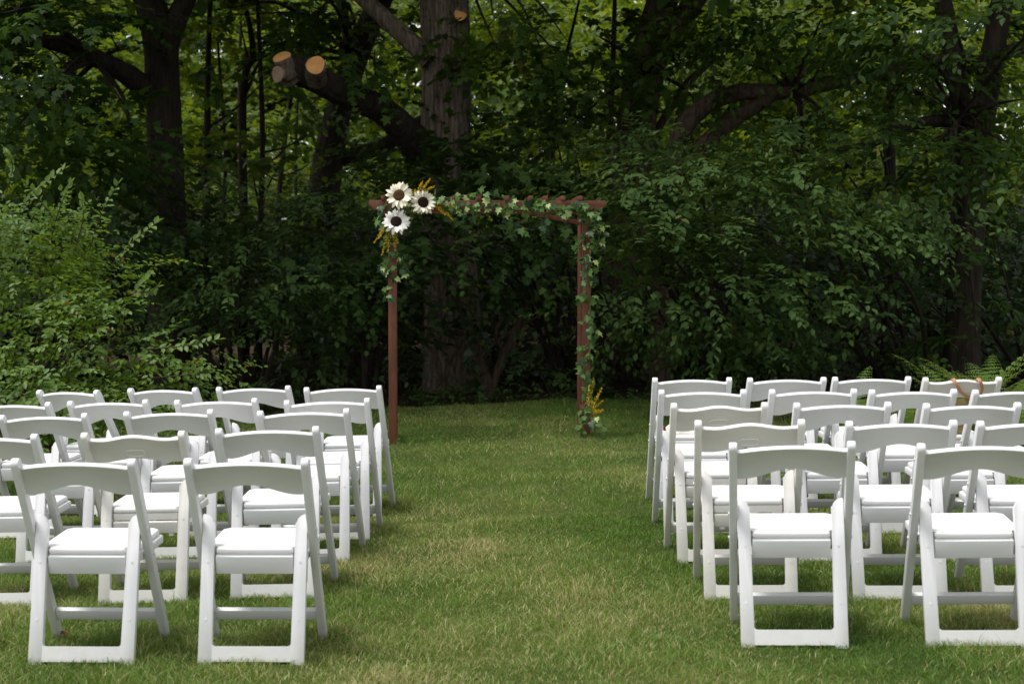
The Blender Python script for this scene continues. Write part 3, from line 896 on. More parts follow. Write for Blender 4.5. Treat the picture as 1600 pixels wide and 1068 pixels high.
for k, (x0, y0, x1, y1, x2, y2, r_, d_, lab_s) in enumerate(sap_px):
    p0 = at(x0, y0, d_)
    t = thing('sapling', lab_s, 'tree', (p0.x, d_, gh(p0.x, d_) - 0.1), group='thin sapling trunks deeper in the wood')
    kk = d_ / FOC
    tube_part('trunk', [t.location, p0, at(x1, y1, d_), at(x2, y2, d_)], [r_ * kk * 1.2, r_ * kk, r_ * kk * 0.85, r_ * kk * 0.5], 12, M['bark_dark'], t, n=8, lump=0.05, seed=k)
    rs2 = random.Random(k)
    tb = []
    for q in range(5):
        f = rs2.uniform(0.1, 0.95)
        o = p0.lerp(at(x1, y1, d_), f)
        e = o + Vector((rs2.uniform(-1, 1) * 0.9, rs2.uniform(-.6, .6), rs2.uniform(0.2, 0.9)))
        pth, rr = catmull([o - t.location, o.lerp(e, .5) - t.location + Vector((0, 0, -.06)), e - t.location], [r_ * kk * .45, r_ * kk * .3, .004], 5)
        tb.append((pth, rr, 5, dict(cap=False)))
    link('branch', tubes_mesh('branch', tb), M['bark_dark'], t)
    c = at(x1, y1, d_)
    foliage(t, [((c.x + rs2.uniform(-.5, .5), d_, c.z + rs2.uniform(-.2, 0.9)), (1.0, 0.7, 0.5), .7), ((c.x + rs2.uniform(-.5, .5), d_, c.z - 0.9), (0.8, 0.6, 0.4), .5), ((c.x + rs2.uniform(-.8, .8), d_ + .5, c.z + 1.6), (1.1, 0.7, 0.5), .7)], 0.14, MAPLE, M['leaf_far'], cover=1.0, per=8, twig=0.5)

# the sunlit wood beyond, read as one mass through the gaps
blobs = []
for k in range(300):
    y_ = rnd.uniform(30.5, 43)
    x_ = rnd.uniform(-0.42, 0.42) * y_
    z_ = rnd.uniform(0.3, 1.456 + 0.20 * y_)
    blobs.append(((x_, y_, z_), (rnd.uniform(0.9, 1.6), 1.0, rnd.uniform(.6, 1.1))))
L1 = sprays(blobs, 0.20, per=8, twig=0.7, cover=1.5, droop=0.2)
link('sunlit_woods', leaf_mesh('sunlit_woods', L1, OVATE), M['leaf_far'], kind='stuff')
blobs = []
for k in range(230):
    y_ = rnd.uniform(46, 58)
    blobs.append(((rnd.uniform(-0.45, 0.45) * y_, y_, rnd.uniform(0.5, 14.5)), (rnd.uniform(2, 3), 1.6, rnd.uniform(1.4, 2.2))))
L2 = sprays(blobs, 0.44, per=8, twig=1.2, cover=4.2)
link('distant_woods', leaf_mesh('distant_woods', L2, DIAMOND), M['leaf_far'], kind='stuff')

# ------------------------------------------------------------------ the bright bush on the near side
KB = dict(per=12, twig=0.36, droop=0.16, cover=3.4, out_=0.6, jit=0.36, clump=9, tv=0.12, shell=0.62)
bush_base = (-3.6, 11.6)
bblobs = [pb(0, 335, 11.2, 70, 42), pb(75, 385, 11.2, 65, 45), pb(20, 420, 10.8, 90, 60), pb(130, 450, 10.8, 70, 45), pb(60, 510, 10.4, 100, 60), pb(180, 520, 10.5, 60, 55),
          pb(110, 590, 10.2, 110, 50), pb(230, 580, 10.6, 55, 38), pb(262, 610, 10.7, 42, 30), pb(10, 600, 10.2, 80, 60), pb(-50, 400, 10.8, 70, 110), pb(200, 610, 10.4, 70, 40), pb(150, 650, 10.4, 150, 35)]
bush = shrub('bright_bush', 'bright green sunlit bush with arching shoots behind the sunflower-side chairs', bush_base, bblobs, 0.052, OVATE, 'leaf_bush', 31, r0=0.02, cat='bush', bmat='twig', **KB)
# arching shoots whose leaves stand clear of the bush: every leaf a part
lm = leaf_mesh('leaf', [np.zeros((1, 3)), np.array([[0, 1.0, 0]]), np.array([[0, 0, 1.0]]), np.array([1.0]), np.array([0.72])], OVATE)
lm.materials.append(M['leaf_bush'])
lm2 = leaf_mesh('leaf', [np.zeros((1, 3)), np.array([[0, 1.0, 0]]), np.array([[0, 0, 1.0]]), np.array([1.0]), np.array([0.45])], OVATE)
lm2.materials.append(M['leaf_bush'])


def place_leaf(parent, name, mesh, pos, fwd, nrm, size):
    fwd = Vector(fwd).normalized()
    nrm = (Vector(nrm) - fwd * Vector(nrm).dot(fwd)).normalized()
    rt = fwd.cross(nrm)
    m4 = Matrix(((rt.x, fwd.x, nrm.x, 0), (rt.y, fwd.y, nrm.y, 0), (rt.z, fwd.z, nrm.z, 0), (0, 0, 0, 1)))
    o = bpy.data.objects.new(name, mesh)
    COL.objects.link(o)
    o.parent = parent
    o.matrix_local = Matrix.Translation(Vector(pos) - Vector(parent.location)) @ m4 @ Matrix.Scale(size, 4)
    return o


shoots = [[(30, 330, 10.9), (60, 295, 10.8), (102, 263, 10.7)], [(10, 300, 10.9), (20, 260, 10.8), (8, 235, 10.7)], [(80, 370, 10.9), (95, 320, 10.8), (112, 285, 10.7)],
          [(140, 390, 10.8), (160, 330, 10.6), (185, 287, 10.5)], [(170, 420, 10.8), (205, 380, 10.6), (246, 347, 10.5)], [(200, 470, 10.7), (225, 440, 10.6), (235, 425, 10.5)],
          [(230, 545, 10.5), (290, 540, 10.4), (340, 530, 10.4)], [(240, 590, 10.5), (300, 585, 10.4), (328, 582, 10.4)], [(90, 350, 10.9), (60, 310, 10.7), (40, 285, 10.6)],
          [(200, 460, 10.7), (235, 455, 10.6), (248, 448, 10.5)], [(120, 380, 10.8), (130, 340, 10.7), (128, 310, 10.6)]]
tb = []
for S in shoots:
    P_ = [at(*q) for q in S]
    path, rr = catmull([q - Vector(bush.location) for q in P_], [0.005, 0.004, 0.002], 7)
    tb.append((path, rr, 5, dict(cap=False)))
    K = 18
    for q in range(K):
        f = 0.15 + 0.85 * q / (K - 1)
        ii = min(int(f * (len(path) - 1)), len(path) - 2)
        tg = (path[ii + 1] - path[ii]).normalized()
        p = path[ii].lerp(path[ii + 1], f * (len(path) - 1) - ii) + Vector(bush.location)
        sd = tg.cross(Vector((rnd.uniform(-.5, .5), -0.6, 0.6))).normalized() * (1 if q % 2 else -1)
        fw = tg * 0.6 + sd * 0.9 + Vector((rnd.uniform(-.3, .3), rnd.uniform(-.4, .2), rnd.uniform(-.2, .2)))
        if q == K - 1:
            fw = tg
        place_leaf(bush, 'leaf', lm if rnd.random() < .6 else lm2, p, fw, Vector((rnd.uniform(-.5, .5), rnd.uniform(-.9, 0), 1)), rnd.uniform(.042, .070))
link('shoot', tubes_mesh('shoot', tb), M['twig'], bush)

# ------------------------------------------------------------------ ferns
def frond_mesh(el, cur, seed):
    """one lacy frond of unit length springing up along +x"""
    rs = random.Random(seed)
    path, p, e, K = [], Vector((0, 0, 0)), el, 40
    for k in range(K + 1):
        path.append(p.copy())
        p = p + Vector((math.cos(e), 0.06 * math.sin(k * .2 + seed), math.sin(e))) / K
        e -= cur / K * (0.5 + k / K)
    pos, fw, nr, sz = [], [], [], []
    for k in range(8, K, 2):
        tg = (path[k + 1] - path[k]).normalized()
        sd = tg.cross(Vector((0, 0, 1))).normalized()
        upv = sd.cross(tg).normalized()
        f = (k - 9) / (K - 9)
        L_ = 0.17 * (1 - f) ** 0.75 * (0.55 + 0.45 * min(1, f * 6)) + 0.012
        for g_ in (-1, 1):
            d_ = (sd * g_ + tg * 0.62 + Vector((0, 0, -0.16)) + upv * rs.uniform(-.12, .12)).normalized()
            m_ = max(2, int(L_ / 0.019))
            for q in range(m_):
                t_ = (q + 0.3) / m_
                w_ = 0.031 * (1 - t_ * 0.75) * (0.6 + 0.4 * (1 - f)) + 0.004
                for h_ in (-1, 1):
                    c_ = upv.cross(d_) * h_
                    pos.append(path[k] + d_ * L_ * t_ - Vector((0, 0, 0.035 * t_ * t_ * L_ / 0.19)))
                    fw.append((c_ + d_ * 0.75).normalized())
                    nr.append(upv + Vector((rs.uniform(-.2, .2), rs.uniform(-.2, .2), 0)))
                    sz.append(w_)
    pos, fw, nr = np.array(pos), unit(np.array(fw)), np.array(nr)
    nr = unit(nr - fw * (nr * fw).sum(-1, keepdims=True))
    me = leaf_mesh('frond', [pos, fw, nr, np.array(sz), np.clip(0.5 + 0.25 * rng.normal(size=len(sz)), 0, 1)], DIAMOND)
    me.materials.append(M['leaf_fern'])
    v, f_, c_ = tube_arrays(path, np.linspace(.005, .0014, len(path)).tolist(), 5, cap=False)
    mr_ = np_mesh('rachis', v, f_, c_)
    mr_.materials.append(M['vine'])
    return me, mr_


FRONDS = [frond_mesh(1.30, 1.15, 1), frond_mesh(1.22, 1.6, 2), frond_mesh(1.28, 1.4, 3)]


def fern(label, x, y, n_, ln, seed, extra=()):
    rs = random.Random(seed)
    t = thing('fern', label, 'fern', (x, y, gh(x, y) - 0.02), group='ferns behind the ivy-side chairs')
    lst = [(2 * math.pi * k / n_ + rs.uniform(-.3, .3), ln * rs.uniform(.75, 1.12), rs.choice((0, 0, 1, 1, 2))) for k in range(n_)] + list(extra)
    for an, L_, v_ in lst:
        o = bpy.data.objects.new('frond', FRONDS[v_][0])
        COL.objects.link(o)
        o.parent = t
        o.rotation_euler = (rs.uniform(-.12, .12), rs.uniform(-.12, .08), an)
        o.scale = (L_, L_, L_)
        r_ = bpy.data.objects.new('rachis', FRONDS[v_][1])
        COL.objects.link(r_)
        r_.parent = o
    return t


fern('tall arching fern in the open beyond the bag chair', at(1500, 610, 11.5).x, 11.5, 14, 0.92, 1, [(0.2, 1.16, 0)])
fern('fern at the far end of the back chair row', at(1590, 610, 11.1).x, 11.1, 15, 0.92, 2)
fern('low fern between the bag chair and its neighbour', at(1425, 620, 11.7).x, 11.7, 12, 0.84, 3)
fern('low fern behind the third chair from the aisle of the back row', at(1325, 625, 11.9).x, 11.9, 12, 0.80, 4)
fern('deep green fern furthest into the shade behind the bag chair', at(1545, 590, 12.3).x, 12.3, 12, 0.95, 5)


# ------------------------------------------------------------------ the chairs
LEG_Y0, LEG_Y1, TOPZ = 0.20, -0.265, 0.765         # long legs: front foot to back top
LEAN = math.atan2(LEG_Y0 - LEG_Y1, TOPZ)
LS = Vector((0, -math.sin(LEAN), math.cos(LEAN)))   # up along the long leg
LN = Vector((0, -math.cos(LEAN), -math.sin(LEAN)))  # rearward normal of the back
PX = 0.211                                          # half distance of the long legs


def round_end(w_, L_, k=8, one=False):
    """outline of a bar of width w_ and length L_ (from 0 along +y) with a rounded top"""
    h = w_ / 2
    pts = [(-h, 0), (h, 0)]
    if one:
        pts += [(h, L_ - 0.012)]
        for i_ in range(k + 1):
            t_ = math.pi / 2 * i_ / k
            pts.append((-h + (w_ - 0.003) * math.cos(t_), L_ - 0.012 - 0.022 + 0.034 * math.sin(t_)) if False else (h - w_ * (1 - math.cos(t_)), L_ - 0.03 + 0.03 * math.sin(t_)))
        return [p for q, p in enumerate(pts) if q != 2]
    for i_ in range(k + 1):
        t_ = math.pi * i_ / k
        pts.append((h * math.cos(t_), L_ - h + h * math.sin(t_)))
    return pts


def make_chair(handle):
    name = 'folding_chair'
    t = thing(name, '', 'chair')
    mr = M['resin_warm'] if handle else M['resin']
    kids = []

    def add(nm, bm, mat=mr, parent=t, sm=35):
        o = link(nm, bm_mesh(nm, bm, sm), mat, parent)
        if parent is t:
            kids.append(o)
        else:
            KIDS.setdefault(parent, []).append(o)
        return o

    Llen = TOPZ / math.cos(LEAN)
    foot = Vector((0, LEG_Y0, 0))
    for s in (-1, 1):
        bm = bmesh.new()
        prism(bm, round_end(0.043, Llen), foot + Vector((s * PX, 0, 0)), LN, LS, (1, 0, 0), 0.030, 0.005, 2)
        lg = add('leg', bm)
        for f_ in (0.50, 0.63):
            bm = bmesh.new()
            bmesh.ops.create_cone(bm, cap_ends=True, segments=12, radius1=0.008, radius2=0.006, depth=0.006)
            bm.transform(Matrix.Translation(foot + Vector((s * (PX + 0.0165), 0, 0)) + LS * Llen * f_) @ Matrix.Rotation(R(90) * s, 4, 'Y'))
            add('rivet', bm, M['rivet'], lg)
    # the U-shaped rear leg frame
    U0 = Vector((0, -0.205, 0.0)); U1 = Vector((0, -0.075, 0.535))
    US = (U1 - U0).normalized(); UL = (U1 - U0).length
    UN = Vector((0, -US.z, US.y))
    for s in (-1, 1):
        bm = bmesh.new()
        w0, w1, h_ = 0.050, 0.040, UL
        xo = s * 0.1945
        pts = [(xo, 0), (xo - s * w0, 0)]
        pts += [(xo - s * w0, 0.055), (xo - s * (w1 + .004), h_ - 0.03)]
        for i_ in range(7):
            t_ = math.pi / 2 * i_ / 6
            pts.append((xo - s * (0.003 + (w1 - 0.003) * math.cos(t_)) , h_ - 0.035 + 0.035 * math.sin(t_)))
        pts.append((xo, h_ - 0.004))
        if s > 0:
            pts = pts[::-1]
        prism(bm, pts, U0, (1, 0, 0), US, UN, 0.027, 0.004, 2)
        lg = add('leg', bm)
        for f_ in (0.30, 0.68):
            bm = bmesh.new()
            bmesh.ops.create_cone(bm, cap_ends=True, segments=12, radius1=0.0060, radius2=0.0052, depth=0.0024)
            rot = Vector((0, 0, 1)).rotation_difference(UN).to_matrix().to_4x4()
            bm.transform(Matrix.Translation(U0 + US * UL * f_ + Vector((s * 0.171, 0, 0)) + UN * 0.0135) @ rot)
            add('rivet', bm, mr, lg)
    bm = bmesh.new()
    # bottom bar between the rear feet with small filleted corners
    hw = 0.1465
    pts = [(-hw, 0.012), (hw, 0.012), (hw, 0.082)] + [(hw - 0.014 + 0.014 * math.cos(a_), 0.082 - 0.014 + 0.0 + 0.014 * (1 - math.sin(a_))) for a_ in (R(30), R(60), R(90))] \
        + [(-hw + 0.014 - 0.014 * math.cos(a_), 0.068 + 0.014 * (1 - math.sin(a_))) for a_ in (R(90), R(60), R(30))] + [(-hw, 0.082)]
    prism(bm, pts, U0, (1, 0, 0), US, UN, 0.0262, 0.003, 1)
    add('foot_rail', bm)
    # stretcher between the long legs
    bm = bmesh.new()
    pc = foot + LS * 0.135
    prism(bm, [(-0.197, -0.024), (0.197, -0.024), (0.197, 0.024), (-0.197, 0.024)], pc, (1, 0, 0), LS, LN, 0.022, 0.004, 2)
    add('stretcher', bm)
    # seat: a shallow tray, narrow between the rear legs, wide in front
    SZ0, SZ1 = 0.392, 0.405          # top of the tray, back and front
    tilt = math.atan2(SZ1 - SZ0, 0.40)
    ey = Vector((0, math.cos(tilt), math.sin(tilt))); ez = Vector((0, -math.sin(tilt), math.cos(tilt)))
    so = Vector((0, -0.125, SZ0))
    out_l = [(-0.1432, 0.011), (0.1432, 0.011), (0.1432, 0.042), (0.192, 0.052), (0.196, 0.36), (0.165, 0.392), (-0.165, 0.392), (-0.196, 0.36), (-0.192, 0.052), (-0.1432, 0.042)]
    bm = bmesh.new()
    prism(bm, out_l, so - ez * 0.016, (1, 0, 0), ey, ez, 0.032, 0.005, 2)
    add('seat_frame', bm)
    bm = bmesh.new()
    # rear apron
    hz = 0.054 if handle else 0.070
    ta = R(13)
    prism(bm, [(-0.1432, -hz), (0.1432, -hz), (0.1432, 0), (-0.1432, 0)], (0, -0.1165, SZ0 - (0.036 if handle else 0.004)), (1, 0, 0), (0, -math.sin(ta), math.cos(ta)), (0, math.cos(ta), math.sin(ta)), 0.021, 0.004, 2)
    add('apron', bm)
    bm = bmesh.new()
    pad = [(-0.1415, 0.006), (0.1415, 0.006), (0.1415, 0.047), (0.183, 0.060), (0.184, 0.35), (0.158, 0.380), (-0.158, 0.380), (-0.184, 0.35), (-0.183, 0.060), (-0.1415, 0.047)]
    prism(bm, pad, so + ez * 0.013, (1, 0, 0), ey, ez, 0.024, 0.009, 3)
    add('seat_pad', bm, M['vinyl'])
    if handle:
        for s in (-1, 1):
            bm = bmesh.new()
            boxm(bm, s * 0.11, -0.100, SZ0 - 0.094, 0.022, 0.018, 0.020, 0.003)
            add('seat_stop', bm)
    # backrest: a bowed slab with an arched top edge and rolled rim
    bm = bmesh.new()
    K = 28
    BW = PX - 0.0125
    rows = []
    for i_ in range(K + 1):
        u = -1 + 2 * i_ / K
        x = u * BW
        if handle:
            top = 0.026 * (0.5 + 0.5 * math.cos(math.pi * min(1, abs(u) / 0.80))) - 0.036
            bot = -0.160 + 0.032 * (0.5 + 0.5 * math.cos(math.pi * min(1, abs(u) / 0.95)))
        else:
            top = 0.031 * (1 - u * u) - 0.041 + (0.004 if abs(u) > 0.97 else 0)
            bot = -0.162 + 0.056 * (0.5 + 0.5 * math.cos(math.pi * min(1.0, abs(u) / 0.97)))
        bow = 0.016 * (1 - u * u)
        cs = [(top, -0.0085), (top + 0.004, -0.003), (top + 0.004, 0.006), (top, 0.0125), (top - 0.006, 0.0125), (top - 0.011, 0.0085), (bot + 0.003, 0.0085), (bot, 0.004), (bot, -0.004), (bot + 0.003, -0.0085)]
        bc = foot + LS * Llen
        rows.append([bm.verts.new(bc + Vector((x, 0, 0)) + LS * a_ + LN * (b_ + bow - 0.004)) for a_, b_ in cs])
    for A, B in zip(rows, rows[1:]):
        for q in range(len(A)):
            bm.faces.new((A[q], B[q], B[(q + 1) % len(A)], A[(q + 1) % len(A)]))
    bm.faces.new(rows[0]); bm.faces.new(rows[-1][::-1])
    br = add('backrest', bm, mr, t, 50)
    if handle:
        # the oval outline of the hand hold, a shallow raised ring
        pth = []
        hwid, hr = 0.024, 0.0155
        for i_ in range(40):
            t_ = 2 * math.pi * i_ / 40
            cx = hwid * (1 if math.cos(t_) > 0 else -1)
            x = cx + hr * math.cos(t_)
            z = hr * math.sin(t_)
            u = x / BW
            pth.append(foot + LS * (Llen - 0.098 + z) + Vector((x, 0, 0)) + LN * (0.0085 + 0.016 * (1 - u * u) - 0.004))
        bm = bmesh.new()
        ring = []
        for i_ in range(40):
            tg = (pth[(i_ + 1) % 40] - pth[i_ - 1]).normalized()
            sd = tg.cross(LN).normalized()
            ring.append([bm.verts.new(pth[i_] + sd * a_ + LN * b_) for a_, b_ in ((0.0028, -0.002), (0.0014, 0.0022), (-0.0014, 0.0022), (-0.0028, -0.002))])
        for i_ in range(40):
            A, B = ring[i_], ring[(i_ + 1) % 40]
            for q in range(3):
                bm.faces.new((A[q], B[q], B[q + 1], A[q + 1]))
        add('hand_hold', bm, mr, br)
    KIDS[t] = kids
    return t


CH = {}
for h_ in (0, 1):
    CH[h_] = make_chair(h_)
chair_used = {0: False, 1: False}
ROWN = ['nearest', 'second nearest', 'middle', 'second farthest', 'farthest']
SEATN = ['on the aisle', 'second from the aisle', 'third from the aisle', 'fourth from the aisle']
chairs = {}


def put_chair(side, row, seat, xl, xr, dt, handle=0, yaw=0.0, roll=0.0):
    x = ((xl + xr) / 2 - (800 if (side, row) == ('L', 0) else 795.5)) * dt / FOC - 0.265 * math.sin(R(yaw))
    y = dt + 0.265 * math.cos(R(yaw))
    sd = 'sunflower side' if side == 'L' else 'ivy-post side'
    lab = ('white folding chair %s, %s row from the lawn front, %s' if not handle else 'cream-white folding chair with oval hand-hold %s, %s row, %s') % (SEATN[seat], ROWN[row], sd)
    z = gh(x, y) - 0.004
    roll = roll + math.degrees(math.atan2(gh(x + .2, y) - gh(x - .2, y), 0.4)) * (1 if side == 'L' else 0)
    if side == 'R':
        roll += (1.5, 1.1, 0.7, 0.4, 0.3)[row]
        x += (0.022, 0.012, 0.006, 0.004, 0.003)[row] * 0.6
    rot = (R(rnd.uniform(-.4, .4)), R(-roll), R(yaw + rnd.uniform(-.7, .7)))
    proto = CH[handle]
    if not chair_used[handle]:
        chair_used[handle] = True
        proto.location = (x, y, z)
        proto.rotation_euler = rot
        proto['label'] = lab
        proto['group'] = 'folding chairs in rows on the lawn'
        c = proto
    else:
        c = copy_thing(proto, lab, (x, y, z), rot)
        c['group'] = 'folding chairs in rows on the lawn'
    chairs[(side, row, seat)] = c


for a_ in (('L', 0, 0, 290, 474.5, 5.54, 0, -1), ('L', 0, 1, 23.5, 200.5, 5.54, 0, -1),
           ('L', 1, 0, 341, 495, 6.68, 0, -1), ('L', 1, 1, 131, 284, 6.62, 1, -2), ('L', 1, 2, -102, 53, 6.62, 0, -2),
           ('L', 2, 0, 407, 544, 7.52, 0, -1), ('L', 2, 1, 197, 329, 7.70, 0, -3), ('L', 2, 2, 2, 133, 7.70, 0, -3),
           ('L', 3, 0, 448, 575, 8.10, 0, -1), ('L', 3, 1, 274, 400, 8.30, 0, -4), ('L', 3, 2, 105, 227.5, 8.40, 0, -6), ('L', 3, 3, -45, 77, 8.45, 0, -7),
           ('L', 4, 0, 479, 592, 8.92, 0, -3), ('L', 4, 1, 340, 450, 9.15, 0, -8), ('L', 4, 2, 200, 305, 9.2, 0, -14), ('L', 4, 3, 55, 151, 9.25, 0, -22),
           ('R', 0, 0, 1147, 1332, 5.56, 0, -6), ('R', 0, 1, 1443, 1628, 5.56, 0, -5),
           ('R', 1, 0, 1092, 1253, 6.35, 1, -4), ('R', 1, 1, 1328, 1492, 6.35, 0, -4), ('R', 1, 2, 1535, 1697, 6.35, 0, -4),
           ('R', 2, 0, 1048, 1195, 7.18, 1, -1.5), ('R', 2, 1, 1244, 1387, 7.18, 0, -2), ('R', 2, 2, 1449, 1589, 7.18, 0, -1),
           ('R', 3, 0, 1029, 1160, 7.95, 0, -1), ('R', 3, 1, 1204, 1332, 7.95, 0, 0), ('R', 3, 2, 1362, 1490, 7.95, 0, 1), ('R', 3, 3, 1522, 1650, 7.95, 0, 2),
           ('R', 4, 0, 1020, 1137, 8.78, 0, 0), ('R', 4, 1, 1168, 1285, 8.78, 0, 2), ('R', 4, 2, 1304, 1417, 8.85, 0, 2), ('R', 4, 3, 1445, 1560, 8.8, 1, 2)):
    put_chair(*a_)

# ------------------------------------------------------------------ handbag and cloth on two of the seats
hc = chairs[('R', 4, 3)]
hb = thing('handbag', 'khaki handbag on the seat with its tan strap looped over the backrest', 'handbag', (hc.location.x - 0.01, hc.location.y - 0.03, hc.location.z + 0.42), (0, 0, R(4)))
bm = bmesh.new()
prism(bm, [(-0.105, 0), (0.105, 0), (0.118, 0.05), (0.112, 0.16), (0.085, 0.20), (-0.085, 0.20), (-0.112, 0.16), (-0.118, 0.05)], (0, 0, 0), (1, 0, 0), (0, 0, 1), (0, 1, 0), 0.085, 0.02, 4)
bodyo = link('bag_body', bm_mesh('bag_body', bm, 50), M['khaki'], hb)
bm = bmesh.new()
prism(bm, [(-0.10, 0.09), (0.10, 0.09), (0.108, 0.15), (0.08, 0.206), (-0.08, 0.206), (-0.108, 0.15)], (0, -0.046, 0), (1, 0, 0), (0, 0, 1), (0, 1, 0), 0.006, 0.002, 2)
fl_ = link('flap', bm_mesh('flap', bm, 50), M['khaki'], hb)
bm = bmesh.new()
boxm(bm, 0.02, -0.052, 0.105, 0.028, 0.006, 0.02, 0.002)
link('clasp', bm_mesh('clasp', bm, 40), M['brass'], fl_)
# the strap: up from the bag, over the top of the backrest and hanging in a loop behind it
Bx = hc.location
sp = [(-0.10, -0.02, 0.60), (-0.075, -0.17, 0.715), (-0.065, -0.265, 0.758), (-0.055, -0.297, 0.735), (-0.02, -0.285, 0.685), (0.035, -0.268, 0.652), (0.085, -0.27, 0.66), (0.10, -0.285, 0.70), (0.085, -0.297, 0.745), (0.075, -0.262, 0.758), (0.08, -0.17, 0.715), (0.10, -0.02, 0.60)]
path, _ = catmull([Vector(p) for p in sp], [1] * len(sp), 6)
bm = bmesh.new()
prev = None
for k, p in enumerate(path):
    tg = (path[min(k + 1, len(path) - 1)] - path[max(k - 1, 0)]).normalized()
    wv = Vector((0.75, 0, 0.65)) if p.y < -0.24 else Vector((1, 0, 0))
    wv = (wv - tg * wv.dot(tg)).normalized()
    if prev and wv.dot(prev) < 0:
        wv = -wv
    prev = wv
    nn = tg.cross(wv)
    ring = [bm.verts.new(Vector(p) + wv * a_ + nn * b_) for a_, b_ in ((-0.009, -0.0015), (0.009, -0.0015), (0.009, 0.0015), (-0.009, 0.0015))]
    if k:
        for q in range(4):
            bm.faces.new((last[q], last[(q + 1) % 4], ring[(q + 1) % 4], ring[q]))
    last = ring
# from chair space into bag space
mat_ = Matrix.Translation(hb.location).inverted() @ Matrix.Translation(Bx)
bm.transform(Matrix.Rotation(-R(4), 4, 'Z') @ mat_ @ Matrix.Rotation(R(2), 4, 'Z'))
link('strap', bm_mesh('strap', bm, 40), M['tan'], hb)

cc_ = chairs[('R', 4, 0)]
cl = thing('folded_cloth', 'cream folded cloth with a dark red edge lying on a back-row aisle seat', 'cloth', (cc_.location.x - 0.02, cc_.location.y + 0.02, cc_.location.z + 0.418))
K = 22
X, Y = np.meshgrid(np.linspace(-0.125, 0.125, K), np.linspace(-0.10, 0.12, K))
hgt = 0.055 * (1 - np.abs(X / 0.128) ** 3) * (1 - np.abs((Y - .01) / 0.115) ** 4) + 0.008 * np.sin(X * 60 + 9 * Y) * np.cos(Y * 45) + 0.006
hgt = np.clip(hgt, 0.0, 1)
V = np.concatenate([np.stack([X, Y, hgt], -1).reshape(-1, 3), np.stack([X, Y, np.zeros_like(X)], -1).reshape(-1, 3)])
i, j = np.meshgrid(np.arange(K - 1), np.arange(K - 1))
a = (j * K + i).ravel()
F = np.stack([a, a + 1, a + K + 1, a + K], -1)
F2 = F[:, ::-1] + K * K
rim = []
edge = [(0, q) for q in range(K)] + [(q, K - 1) for q in range(1, K)] + [(K - 1, q) for q in range(K - 2, -1, -1)] + [(q, 0) for q in range(K - 2, 0, -1)]
for q in range(len(edge)):
    e0, e1 = edge[q], edge[(q + 1) % len(edge)]
    i0, i1 = e0[0] * K + e0[1], e1[0] * K + e1[1]
    rim.append((i1, i0, i0 + K * K, i1 + K * K))
FF = np.concatenate([F, F2, np.array(rim)])
link('fabric', np_mesh('fabric', V, FF.ravel(), [4] * len(FF), smooth_=True), M['cloth'], cl)
bm = bmesh.new()
prism(bm, [(-0.014, 0), (0.014, 0), (0.016, 0.03), (0.004, 0.042), (-0.012, 0.034)], (-0.128, -0.05, 0.012), (1, 0, 0), (0, 0, 1), (0, 1, 0), 0.05, 0.006, 2)
link('red_trim', bm_mesh('red_trim', bm, 50), M['red'], cl)

# ------------------------------------------------------------------ the wooden arch
AD = 12.7
AX = at(765, 600, AD).x
arch = thing('wooden_arch', 'reddish stained wooden pergola arch standing at the end of the grass aisle', 'arch', (AX, AD, 0), (0, 0, R(3.0)))
FZ = at(765, 328, AD).z          # underside of the front beam
TZ = at(765, 313.5, AD).z
kk = AD / FOC
pl, pr = (613.5 - 765) * kk, (917 - 765) * kk
DEP = 0.46
pw = 0.064


def arch_box(name, cx, cy_, cz, sx, sy, sz, bev=0.003, parent=None, base=Vector((0, 0, 0))):
    bm = bmesh.new()
    boxm(bm, cx, cy_, cz, sx, sy, sz, bev)
    return link(name, bm_mesh(name, bm, 35), M['stain'], parent or arch)


for px_, py_ in ((pl, 0), (pr, 0), (pl, DEP), (pr, DEP)):
    wx = AX + px_
    g = gh(wx, AD) - 0.15
    bm = bmesh.new()
    if py_ > 0:      # back posts: two battens with a groove between them
        boxm(bm, px_ - 0.017, py_, (g + TZ - 0.002) / 2, 0.024, pw * 0.8, TZ - 0.002 - g, 0.003)
        boxm(bm, px_ + 0.017, py_, (g + TZ - 0.002) / 2, 0.024, pw * 0.8, TZ - 0.002 - g, 0.003)
        boxm(bm, px_, py_, (g + TZ - 0.01) / 2, 0.010, pw - 0.026, TZ - 0.01 - g, 0)
    else:
        boxm(bm, px_, py_, (g + FZ) / 2 + 0.02, pw, pw, FZ - g + 0.04, 0.004)
    po = link('post', bm_mesh('post', bm, 35), M['stain'], arch)
    if py_ == 0:
        for zz in (0.38, 0.95, 1.55):
            bm = bmesh.new()
            bmesh.ops.create_cone(bm, cap_ends=True, segments=10, radius1=0.006, radius2=0.004, depth=0.004)
            bm.transform(Matrix.Translation((px_ + 0.01, -pw / 2 - 0.001, zz)) @ Matrix.Rotation(R(90), 4, 'X'))
            link('screw', bm_mesh('screw', bm, 40), M['twig'], po)
bl_, br_ = (578 - 765) * kk, (946 - 765) * kk
for yy, dz in ((-pw / 2 - 0.014, 0.0), (DEP + pw / 2 + 0.014, -0.004)):
    hh = TZ - FZ
    bm = bmesh.new()
    out_l = [(bl_, hh), (bl_, hh - 0.045), (bl_ + 0.05, hh - 0.055), (bl_ + 0.075, -0.012), (br_ - 0.075, -0.012), (br_ - 0.05, hh - 0.055), (br_, hh - 0.045), (br_, hh)]
    prism(bm, out_l, (0, yy, FZ + dz), (1, 0, 0), (0, 0, 1), (0, 1, 0), 0.026, 0.003, 2)
    link('beam', bm_mesh('beam', bm, 35), M['stain'], arch)
